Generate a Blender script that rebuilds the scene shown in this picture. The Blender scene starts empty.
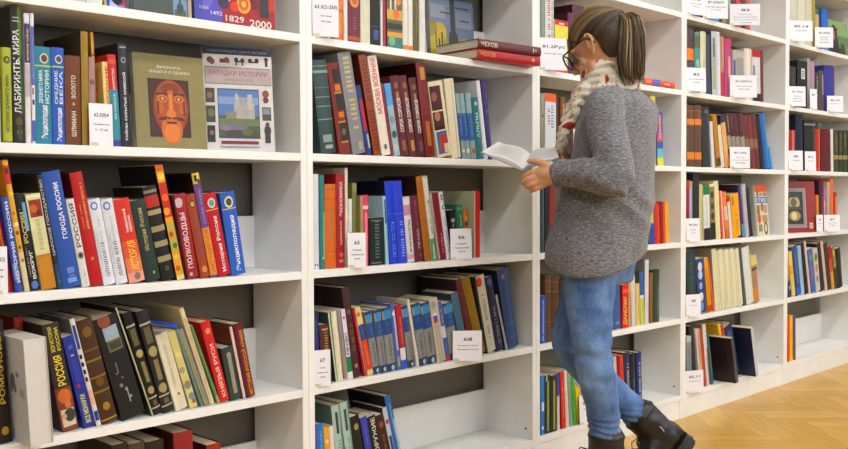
import bpy, bmesh, math, random
from mathutils import Vector, Matrix, Euler

sc = bpy.context.scene
COL = sc.collection
R = math.radians

# ------------------------------------------------------------------ helpers
def lin(h):
    if len(h) == 3:
        h = ''.join(c * 2 for c in h)
    o = []
    raw = [int(h[i:i + 2], 16) / 255 for i in (0, 2, 4)]
    mid = sum(raw) / 3
    for c in raw:
        c = min(1, max(.01, mid + (c - mid) * 1.14)) * .93
        o.append(c / 12.92 if c <= .04045 else ((c + .055) / 1.055) ** 2.4)
    return (o[0], o[1], o[2], 1)


def link(o, parent=None):
    COL.objects.link(o)
    if parent:
        o.parent = parent
    return o


def empty(name, loc=(0, 0, 0), rot=(0, 0, 0)):
    o = bpy.data.objects.new(name, None)
    o.empty_display_size = .05
    link(o)
    o.location = loc
    o.rotation_euler = rot
    return o


def tag(o, label, cat, group=None, kind=None):
    if label:
        o['label'] = label
    if cat:
        o['category'] = cat
    if group:
        o['group'] = group
    if kind:
        o['kind'] = kind
    return o


class MB:
    """collects faces with a flat colour each and links them as one mesh"""
    def __init__(s):
        s.v, s.f, s.c, s.sm = [], [], [], []

    def face(s, pts, col, smooth=False):
        b = len(s.v)
        s.v += [tuple(p) for p in pts]
        s.f.append(tuple(range(b, b + len(pts))))
        s.c.append(lin(col) if isinstance(col, str) else col)
        s.sm.append(smooth)

    def box(s, x0, x1, y0, y1, z0, z1, col):
        P = [(x0, y0, z0), (x1, y0, z0), (x1, y1, z0), (x0, y1, z0), (x0, y0, z1), (x1, y0, z1), (x1, y1, z1), (x0, y1, z1)]
        b = len(s.v)
        s.v += P
        for q in ((0, 3, 2, 1), (4, 5, 6, 7), (0, 1, 5, 4), (1, 2, 6, 5), (2, 3, 7, 6), (3, 0, 4, 7)):
            s.f.append(tuple(b + i for i in q))
            s.c.append(lin(col) if isinstance(col, str) else col)
            s.sm.append(False)

    def prism(s, prof, z0, z1, col):
        """closed profile of (x, y), counter-clockwise, run up from z0 to z1; caps as fans of quads between mirrored points"""
        n = len(prof)
        b = len(s.v)
        s.v += [(x, y, z0) for x, y in prof] + [(x, y, z1) for x, y in prof]
        cl = lin(col) if isinstance(col, str) else col
        for i in range(n):
            j = (i + 1) % n
            s.f.append((b + i, b + j, b + n + j, b + n + i))
            s.c.append(cl)
            s.sm.append(False)
        for i in range(n // 2 - 1):
            q = (i, i + 1, n - 2 - i, n - 1 - i)
            s.f.append(tuple(b + k for k in reversed(q)))
            s.f.append(tuple(b + n + k for k in q))
            s.c += [cl, cl]
            s.sm += [False, False]

    def tube(s, pts, rad, col, n=6, caps=True):
        b = len(s.v)
        cl = lin(col) if isinstance(col, str) else col
        pts = [Vector(p) for p in pts]
        m = len(pts)
        rads = rad if isinstance(rad, (list, tuple)) else [rad] * m
        up = None
        for i, p in enumerate(pts):
            t = (pts[min(i + 1, m - 1)] - pts[max(i - 1, 0)]).normalized()
            if up is None:
                up = t.orthogonal().normalized()
            up = (up - t * up.dot(t)).normalized()
            sd = t.cross(up)
            for k in range(n):
                a = 2 * math.pi * k / n
                s.v.append(tuple(p + (up * math.cos(a) + sd * math.sin(a)) * rads[i]))
        for i in range(m - 1):
            for k in range(n):
                k2 = (k + 1) % n
                s.f.append((b + i * n + k, b + i * n + k2, b + (i + 1) * n + k2, b + (i + 1) * n + k))
                s.c.append(cl)
                s.sm.append(True)
        if caps:
            s.f.append(tuple(b + k for k in reversed(range(n))))
            s.f.append(tuple(b + (m - 1) * n + k for k in range(n)))
            s.c += [cl, cl]
            s.sm += [False, False]

    def mesh(s, name):
        me = bpy.data.meshes.new(name)
        me.from_pydata(s.v, [], s.f)
        a = me.color_attributes.new('Col', 'FLOAT_COLOR', 'CORNER')
        buf = []
        for f, c in zip(s.f, s.c):
            buf += list(c) * len(f)
        a.data.foreach_set('color', buf)
        me.polygons.foreach_set('use_smooth', s.sm)
        return me

    def build(s, name, mat, parent=None):
        me = s.mesh(name)
        me.materials.append(mat)
        return link(bpy.data.objects.new(name, me), parent)


# ---------------------------------------------------------------- materials
def newmat(name):
    m = bpy.data.materials.new(name)
    m.use_nodes = True
    nt = m.node_tree
    b = nt.nodes['Principled BSDF']
    return m, nt, b


def colmat(name, rough=.45, coat=0.0, bump=0.0, bscale=400, var=.08, spec=.5, vscale=60):
    m, nt, b = newmat(name)
    at = nt.nodes.new('ShaderNodeAttribute')
    at.attribute_name = 'Col'
    no = nt.nodes.new('ShaderNodeTexNoise')
    no.inputs['Scale'].default_value = vscale
    no.inputs['Detail'].default_value = 4
    tc = nt.nodes.new('ShaderNodeTexCoord')
    nt.links.new(tc.outputs['Object'], no.inputs['Vector'])
    mr = nt.nodes.new('ShaderNodeMapRange')
    mr.inputs['From Min'].default_value = .3
    mr.inputs['From Max'].default_value = .7
    mr.inputs['To Min'].default_value = 1 - var
    mr.inputs['To Max'].default_value = 1 + var * .5
    nt.links.new(no.outputs['Fac'], mr.inputs['Value'])
    mx = nt.nodes.new('ShaderNodeVectorMath')
    mx.operation = 'SCALE'
    nt.links.new(at.outputs['Color'], mx.inputs[0])
    nt.links.new(mr.outputs['Result'], mx.inputs['Scale'])
    nt.links.new(mx.outputs['Vector'], b.inputs['Base Color'])
    b.inputs['Roughness'].default_value = rough
    b.inputs['Specular IOR Level'].default_value = spec
    b.inputs['Coat Weight'].default_value = coat
    b.inputs['Coat Roughness'].default_value = .15
    if bump:
        n2 = nt.nodes.new('ShaderNodeTexNoise')
        n2.inputs['Scale'].default_value = bscale
        nt.links.new(tc.outputs['Object'], n2.inputs['Vector'])
        bp = nt.nodes.new('ShaderNodeBump')
        bp.inputs['Strength'].default_value = bump
        bp.inputs['Distance'].default_value = .001
        nt.links.new(n2.outputs['Fac'], bp.inputs['Height'])
        nt.links.new(bp.outputs['Normal'], b.inputs['Normal'])
    return m


M_GLOSS = colmat('printed_cover', .42, .12, .05, 300, spec=.35)
M_CLOTH = colmat('cloth_cover', .65, 0, .25, 900)
M_FOIL = colmat('printed_lettering', .5, 0, 0)
M_CARD = colmat('white_card', .5, .1, 0, var=.02)
M_PLASTIC = colmat('plain_plastic', .35, .1, 0, var=.03)

# page block: paper with fine leaf lines
M_PAGE, nt, b = newmat('book_pages')
tc = nt.nodes.new('ShaderNodeTexCoord')
wv = nt.nodes.new('ShaderNodeTexNoise')
wv.inputs['Scale'].default_value = 1
mp = nt.nodes.new('ShaderNodeMapping')
mp.inputs['Scale'].default_value = (2500, 6, 6)
nt.links.new(tc.outputs['Object'], mp.inputs['Vector'])
nt.links.new(mp.outputs['Vector'], wv.inputs['Vector'])
cr = nt.nodes.new('ShaderNodeValToRGB')
cr.color_ramp.elements[0].position = .35
cr.color_ramp.elements[0].color = lin('b9ae94')
cr.color_ramp.elements[1].position = .65
cr.color_ramp.elements[1].color = lin('e4dcc6')
nt.links.new(wv.outputs['Fac'], cr.inputs['Fac'])
nt.links.new(cr.outputs['Color'], b.inputs['Base Color'])
b.inputs['Roughness'].default_value = .9

# white laminate
M_WHITE, nt, b = newmat('white_laminate')
tc = nt.nodes.new('ShaderNodeTexCoord')
no = nt.nodes.new('ShaderNodeTexNoise')
no.inputs['Scale'].default_value = 9
no.inputs['Detail'].default_value = 6
nt.links.new(tc.outputs['Object'], no.inputs['Vector'])
cr = nt.nodes.new('ShaderNodeValToRGB')
cr.color_ramp.elements[0].position = .3
cr.color_ramp.elements[0].color = (.775, .775, .75, 1)
cr.color_ramp.elements[1].position = .7
cr.color_ramp.elements[1].color = (.83, .83, .81, 1)
nt.links.new(no.outputs['Fac'], cr.inputs['Fac'])
nt.links.new(cr.outputs['Color'], b.inputs['Base Color'])
b.inputs['Roughness'].default_value = .38


def paint(name, c, rough=.8):
    m, nt, b = newmat(name)
    tc = nt.nodes.new('ShaderNodeTexCoord')
    no = nt.nodes.new('ShaderNodeTexNoise')
    no.inputs['Scale'].default_value = 2.5
    no.inputs['Detail'].default_value = 8
    nt.links.new(tc.outputs['Object'], no.inputs['Vector'])
    cr = nt.nodes.new('ShaderNodeValToRGB')
    cr.color_ramp.elements[0].color = tuple(x * .92 for x in c) + (1,)
    cr.color_ramp.elements[1].color = tuple(min(1, x * 1.06) for x in c) + (1,)
    nt.links.new(no.outputs['Fac'], cr.inputs['Fac'])
    nt.links.new(cr.outputs['Color'], b.inputs['Base Color'])
    b.inputs['Roughness'].default_value = rough
    return m


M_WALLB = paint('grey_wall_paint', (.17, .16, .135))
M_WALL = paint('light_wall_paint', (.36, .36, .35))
M_CEIL = paint('ceiling_paint', (.82, .82, .80))

# parquet: colour per plank (attribute) with grain running along the UV
M_FLOOR, nt, b = newmat('oak_parquet')
at = nt.nodes.new('ShaderNodeAttribute')
at.attribute_name = 'Col'
uv = nt.nodes.new('ShaderNodeUVMap')
uv.uv_map = 'UVMap'
mp = nt.nodes.new('ShaderNodeMapping')
mp.inputs['Scale'].default_value = (6, 90, 1)
no = nt.nodes.new('ShaderNodeTexNoise')
no.inputs['Scale'].default_value = 1
no.inputs['Detail'].default_value = 6
no.inputs['Distortion'].default_value = .6
nt.links.new(uv.outputs['UV'], mp.inputs['Vector'])
nt.links.new(mp.outputs['Vector'], no.inputs['Vector'])
mr = nt.nodes.new('ShaderNodeMapRange')
mr.inputs['From Min'].default_value = .3
mr.inputs['From Max'].default_value = .7
mr.inputs['To Min'].default_value = .82
mr.inputs['To Max'].default_value = 1.12
nt.links.new(no.outputs['Fac'], mr.inputs['Value'])
mx = nt.nodes.new('ShaderNodeVectorMath')
mx.operation = 'SCALE'
nt.links.new(at.outputs['Color'], mx.inputs[0])
nt.links.new(mr.outputs['Result'], mx.inputs['Scale'])
nt.links.new(mx.outputs['Vector'], b.inputs['Base Color'])
b.inputs['Roughness'].default_value = .33
bp = nt.nodes.new('ShaderNodeBump')
bp.inputs['Strength'].default_value = .15
bp.inputs['Distance'].default_value = .001
nt.links.new(no.outputs['Fac'], bp.inputs['Height'])
nt.links.new(bp.outputs['Normal'], b.inputs['Normal'])

# ------------------------------------------------------------------ setting
PAN, SHT, DEP = .0208, .0214, .2277
ZB = [2.012, 1.6912, 1.3675, 1.0481, .7275, .4057]      # undersides of the shelves
ZBASE = .1007                                          # top of the lowest shelf
XL, XR, YF, CH = -3.6, 7.5, -4.2, 3.0
YW = DEP + .03


def struct(name, mb, mat):
    o = mb.build(name, mat)
    o['kind'] = 'structure'
    return o


rnd = random.Random(7)
fl = MB()
uvs = []
PW, PL = .07, .42
fl.face([(XL, YF, -.002), (XR, YF, -.002), (XR, YW, -.002), (XL, YW, -.002)], '6a4a20')
uvs += [(0, 0), (0, 0), (0, 0), (0, 0)]
tones = ['d0a44e', 'caa048', 'd5aa56', 'c59a42', 'cfa34e', 'd8ae5c', 'ca9e48']


def plank(cx, cy, ang):
    if not (-2.3 < cx < 6.8 and -2.4 < cy < YW - .02):
        return
    c, s = math.cos(ang), math.sin(ang)
    L, W = PL / 2 - .0006, PW / 2 - .0005
    pts = [(cx + x * c - y * s, min(cy + x * s + y * c, YW), 0) for x, y in ((-L, -W), (L, -W), (L, W), (-L, W))]
    fl.face(pts, rnd.choice(tones))
    o = rnd.random() * 40
    uvs.extend([(o, o), (o + 2 * L, o), (o + 2 * L, o + 2 * W), (o, o + 2 * W)])


# herringbone: planks laid at 45 degrees to the bookcases
K = int(PL / PW)
ca, sa = math.cos(R(45)), math.sin(R(45))
for i in range(-110, 110):
    for j in range(-30, 30):
        # plank lying along u at row i, and its partner along v
        u0 = i * PW + j * 2 * PL
        v0 = i * PW
        for (u, v, a) in ((u0 + PL / 2, v0 + PW / 2, 0), (u0 + PL + PW / 2, v0 + PW - PL / 2 + 0, 1)):
            x = 2.0 + u * ca - v * sa
            y = -.8 + u * sa + v * ca
            plank(x, y, R(45) + (R(90) if a else 0))
floor = fl.build('floor', M_FLOOR)
ul = floor.data.uv_layers.new(name='UVMap')
for k, q in enumerate(uvs):
    ul.data[k].uv = q
floor['kind'] = 'structure'

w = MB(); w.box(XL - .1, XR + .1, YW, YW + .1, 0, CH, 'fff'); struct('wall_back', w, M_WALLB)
w = MB(); w.box(XL - .1, XR + .1, YF - .1, YF, 0, CH, 'fff'); struct('wall_front', w, M_WALL)
w = MB(); w.box(XL - .1, XL, YF, YW, 0, CH, 'fff'); struct('wall_left', w, M_WALL)
w = MB(); w.box(XR, XR + .1, YF, YW, 0, CH, 'fff'); struct('wall_right', w, M_WALL)
w = MB(); w.box(XL - .1, XR + .1, YF - .1, YW + .1, CH, CH + .1, 'fff'); struct('ceiling', w, M_CEIL)

# ---------------------------------------------------------------- bookcases
def bevel_box(x0, x1, y0, y1, z0, z1, bev=.0012):
    bm = bmesh.new()
    bmesh.ops.create_cube(bm, size=1)
    for v in bm.verts:
        v.co = Vector(((x0 + x1) / 2 + v.co.x * (x1 - x0), (y0 + y1) / 2 + v.co.y * (y1 - y0), (z0 + z1) / 2 + v.co.z * (z1 - z0)))
    bmesh.ops.bevel(bm, geom=bm.edges[:], offset=bev, segments=2, affect='EDGES', profile=.5)
    me = bpy.data.meshes.new('board')
    bm.to_mesh(me)
    bm.free()
    me.materials.append(M_WHITE)
    return me


def bookcase():
    root = empty('bookcase')
    top = 2.012 + SHT
    for x in (0.0004, 1 - PAN):
        link(bpy.data.objects.new('side_panel', bevel_box(x, x + PAN - .0004, 0, DEP, 0, top)), root)
    for k, z in enumerate(ZB):
        link(bpy.data.objects.new('shelf', bevel_box(PAN, 1 - PAN, .0005, DEP, z, z + SHT)), root)
    link(bpy.data.objects.new('shelf', bevel_box(PAN, 1 - PAN, .0005, DEP, ZBASE - SHT, ZBASE)), root)
    link(bpy.data.objects.new('plinth', bevel_box(PAN, 1 - PAN, .003, .019, 0, ZBASE - SHT - .001)), root)
    for z in [z + SHT for z in ZB[1:]] + [ZBASE]:
        link(bpy.data.objects.new('back_board', bevel_box(PAN, 1 - PAN, DEP - .010, DEP - .001, z + .0005, z + .148)), root)
    for z in (ZBASE + .035,):
        for x, d in ((PAN, 1), (1 - PAN, -1)):
            m = MB()
            m.tube([(x + d * .0001, .03, z), (x + d * .0015, .03, z)], [.0045, .004], '5c5a50', 12)
            m.build('screw_cap', M_PLASTIC, root)
    return root


BCL = ['tall white open bookcase at the near end of the row', 'white bookcase with cards 65 to 68 on its shelves',
       'white bookcase standing behind the reading woman', 'white bookcase just past the reading woman',
       'white bookcase at the far end of the row']
proto = bookcase()
proto.location = (-1, 0, 0)
cases = [proto]
for k in range(4):
    r_ = proto.copy()
    COL.objects.link(r_)
    r_.location = (k, 0, 0)
    for ch in list(proto.children):
        c_ = ch.copy()
        COL.objects.link(c_)
        c_.parent = r_
    cases.append(r_)
for o, l in zip(cases, BCL):
    tag(o, l, 'bookcase', 'row of white bookcases')

# ------------------------------------------------------------------ lettering
_tc = {}


def text_mesh(s, bold=0.0):
    """list of 2D verts and faces of a line of writing, scaled to the unit box"""
    if (s, bold) in _tc:
        return _tc[(s, bold)]
    cu = bpy.data.curves.new('lettering', 'FONT')
    cu.body = s
    cu.resolution_u = 2
    cu.offset = bold
    ob = bpy.data.objects.new('lettering', cu)
    COL.objects.link(ob)
    dg = bpy.context.evaluated_depsgraph_get()
    dg.update()
    me = bpy.data.meshes.new_from_object(ob.evaluated_get(dg))
    V = [(v.co.x, v.co.y) for v in me.vertices]
    F = [tuple(p.vertices) for p in me.polygons]
    bpy.data.objects.remove(ob)
    bpy.data.curves.remove(cu)
    bpy.data.meshes.remove(me)
    if not V:
        V = [(0, 0), (1, 0), (1, 1)]
        F = []
    x0, x1 = min(v[0] for v in V), max(v[0] for v in V)
    y0, y1 = min(v[1] for v in V), max(v[1] for v in V)
    V = [((x - x0) / (x1 - x0), (y - y0) / (y1 - y0)) for x, y in V]
    _tc[(s, bold)] = (V, F, (x1 - x0) / (y1 - y0))
    return _tc[(s, bold)]


def put_text(mb, s, mapf, col, bold=.01):
    V, F, asp = text_mesh(s, bold)
    b = len(mb.v)
    mb.v += [mapf(x, y) for x, y in V]
    cl = lin(col)
    for f in F:
        mb.f.append(tuple(b + i for i in f))
        mb.c.append(cl)
        mb.sm.append(False)


def draw(tokens, mb, tx, W, H, srf, rng, nu=1, vertical=True):
    """lays bands, fields, discs, rows of tiny print and titles on a W x H face; srf(u, v, layer) gives the point"""
    for k, tk in enumerate(tokens):
        a = tk.split(' ')
        op = a[0]
        ly = .00025 + k * .00004
        if op in 'br':
            if op == 'b':
                u0, u1, v0, v1, c = 0., 1., float(a[1]), float(a[2]), a[3]
            else:
                u0, u1, v0, v1, c = float(a[1]), float(a[2]), float(a[3]), float(a[4]), a[5]
            for i in range(nu):
                p, q = u0 + (u1 - u0) * i / nu, u0 + (u1 - u0) * (i + 1) / nu
                mb.face([srf(p, v0, ly), srf(q, v0, ly), srf(q, v1, ly), srf(p, v1, ly)], c)
        elif op == 'o':
            u, v, ru, c = float(a[1]), float(a[2]), float(a[3]), a[4]
            rv = ru * W / H * (float(a[5]) if len(a) > 5 else 1.15)
            cols = []
            for i in range(13):
                cx_ = -math.cos(math.pi * i / 12)
                hh_ = math.sqrt(max(0, 1 - cx_ * cx_)) * rv
                uu_ = min(1, max(0, u + ru * cx_))
                cols.append((srf(uu_, max(0, v - hh_), ly), srf(uu_, min(1, v + hh_), ly)))
            for p, q in zip(cols[:-1], cols[1:]):
                mb.face([p[0], q[0], q[1], p[1]], c)
        elif op == 'm':
            v0, v1, c = float(a[1]), float(a[2]), a[3]
            u0, u1 = (float(a[4]), float(a[5])) if len(a) > 5 else (.35, .65)
            st = max((u1 - u0) * W * .55, .0022) / H
            v = v0
            while v < v1:
                L = st * rng.uniform(.6, 1.0)
                if rng.random() > .12:
                    j = rng.uniform(0, .2) * (u1 - u0)
                    mb.face([srf(u0 + j, v, ly), srf(u1, v, ly), srf(u1, v + L * .62, ly), srf(u0 + j, v + L * .62, ly)], c)
                v += st
        elif op == 't':
            v0, v1, c, size, u = float(a[1]), float(a[2]), a[3], float(a[4]), float(a[5])
            s = ' '.join(a[6:])
            put_text(tx, s, lambda x, y: srf(u + size * .45 - y * size * .9, v0 + x * (v1 - v0), ly + .0002), c, .02)
        elif op == 'T':
            u0, u1, v0, v1, c = float(a[1]), float(a[2]), float(a[3]), float(a[4]), a[5]
            s = ' '.join(a[6:])
            put_text(tx, s, lambda x, y: srf(u0 + x * (u1 - u0), v0 + y * (v1 - v0), ly + .0001), c, .015)


# ----------------------------------------------------------------------- books
def book(t, h, D, col, ccol, rr, des, desc):
    rng = random.Random(desc)
    rnd_sp = rr[0] == '1'
    fore = 'f' in rr
    root = empty('book')
    hard = rnd_sp and t > .008
    bd = min(.0026, t * .2) if hard else min(.0009, t * .2)
    bul = min(.0035, t * .16) if rnd_sp else 0
    ys = lambda u: bul * (2 * u - 1) ** 2
    nu = 6 if rnd_sp else 1
    mb = MB()
    arc = [(t * i / 6, ys(i / 6)) for i in range(7)] if rnd_sp else [(0, 0), (t, 0)]
    it = t - 2 * bd
    inner = [(bd + it * i / (len(arc) - 1), ys(i / (len(arc) - 1)) + bd) for i in range(len(arc))]
    prof = [(0, D)] + arc + [(t, D)] + [(t - bd, D)] + inner[::-1] + [(bd, D)]
    if fore:
        prof = [(x, D - y) for x, y in prof][::-1]
    mb.prism(prof, 0, h, ccol if ccol != '-' else col)
    if not fore and ccol != '-':
        a2 = .0002
        for i in range(len(arc) - 1):
            (x0, y0), (x1, y1) = arc[i], arc[i + 1]
            mb.face([(x0, y0 - a2, 0), (x1, y1 - a2, 0), (x1, y1 - a2, h), (x0, y0 - a2, h)], col)
    tx = MB()
    if des:
        srf = lambda u, v, l: (u * t, ys(u) - l - .0002, v * h)
        draw(des.split(';'), mb, tx, t, h, srf, rng, nu)
    if rnd_sp and t > .02 and not des:
        srf = lambda u, v, l: (u * t, ys(u) - l - .0002, v * h)
        for i in range(6):
            mb.face([srf(i / 6, .9, 0), srf((i + 1) / 6, .9, 0), srf((i + 1) / 6, .906, 0), srf(i / 6, .906, 0)], col)
    mb.build('cover', M_CLOTH if (hard and rng.random() < .35) else M_GLOSS, root)
    pg = MB()
    ov = .0028 if hard else .0004
    if it > .0008:
        if fore:
            pg.box(bd, t - bd, .004, D - bd - .001, ov, h - ov, 'dcd8d2')
        else:
            pg.box(bd, t - bd, bul + bd, D - (ov + .001), ov, h - ov, 'e8e0cc')
        pg.build('pages', M_CARD if fore else M_PAGE, root)
    if tx.f:
        tx.build('title_lettering', M_FOIL, root)
    return root


ROWN = ['top', 'second', 'third', 'fourth', 'fifth', 'bottom']
UNAME = {'A': 'nearest bookcase', 'B': 'second bookcase', 'C': 'bookcase behind the woman', 'D': 'bookcase past the woman', 'E': 'farthest bookcase'}
TOPZ = [ZB[1] + SHT, ZB[2] + SHT, ZB[3] + SHT, ZB[4] + SHT, ZB[5] + SHT, ZBASE]


def place(unit, row):
    i = row if unit in 'DE' else row - 1
    return ROWN[i if row < 5 else 5], UNAME[unit]


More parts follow.
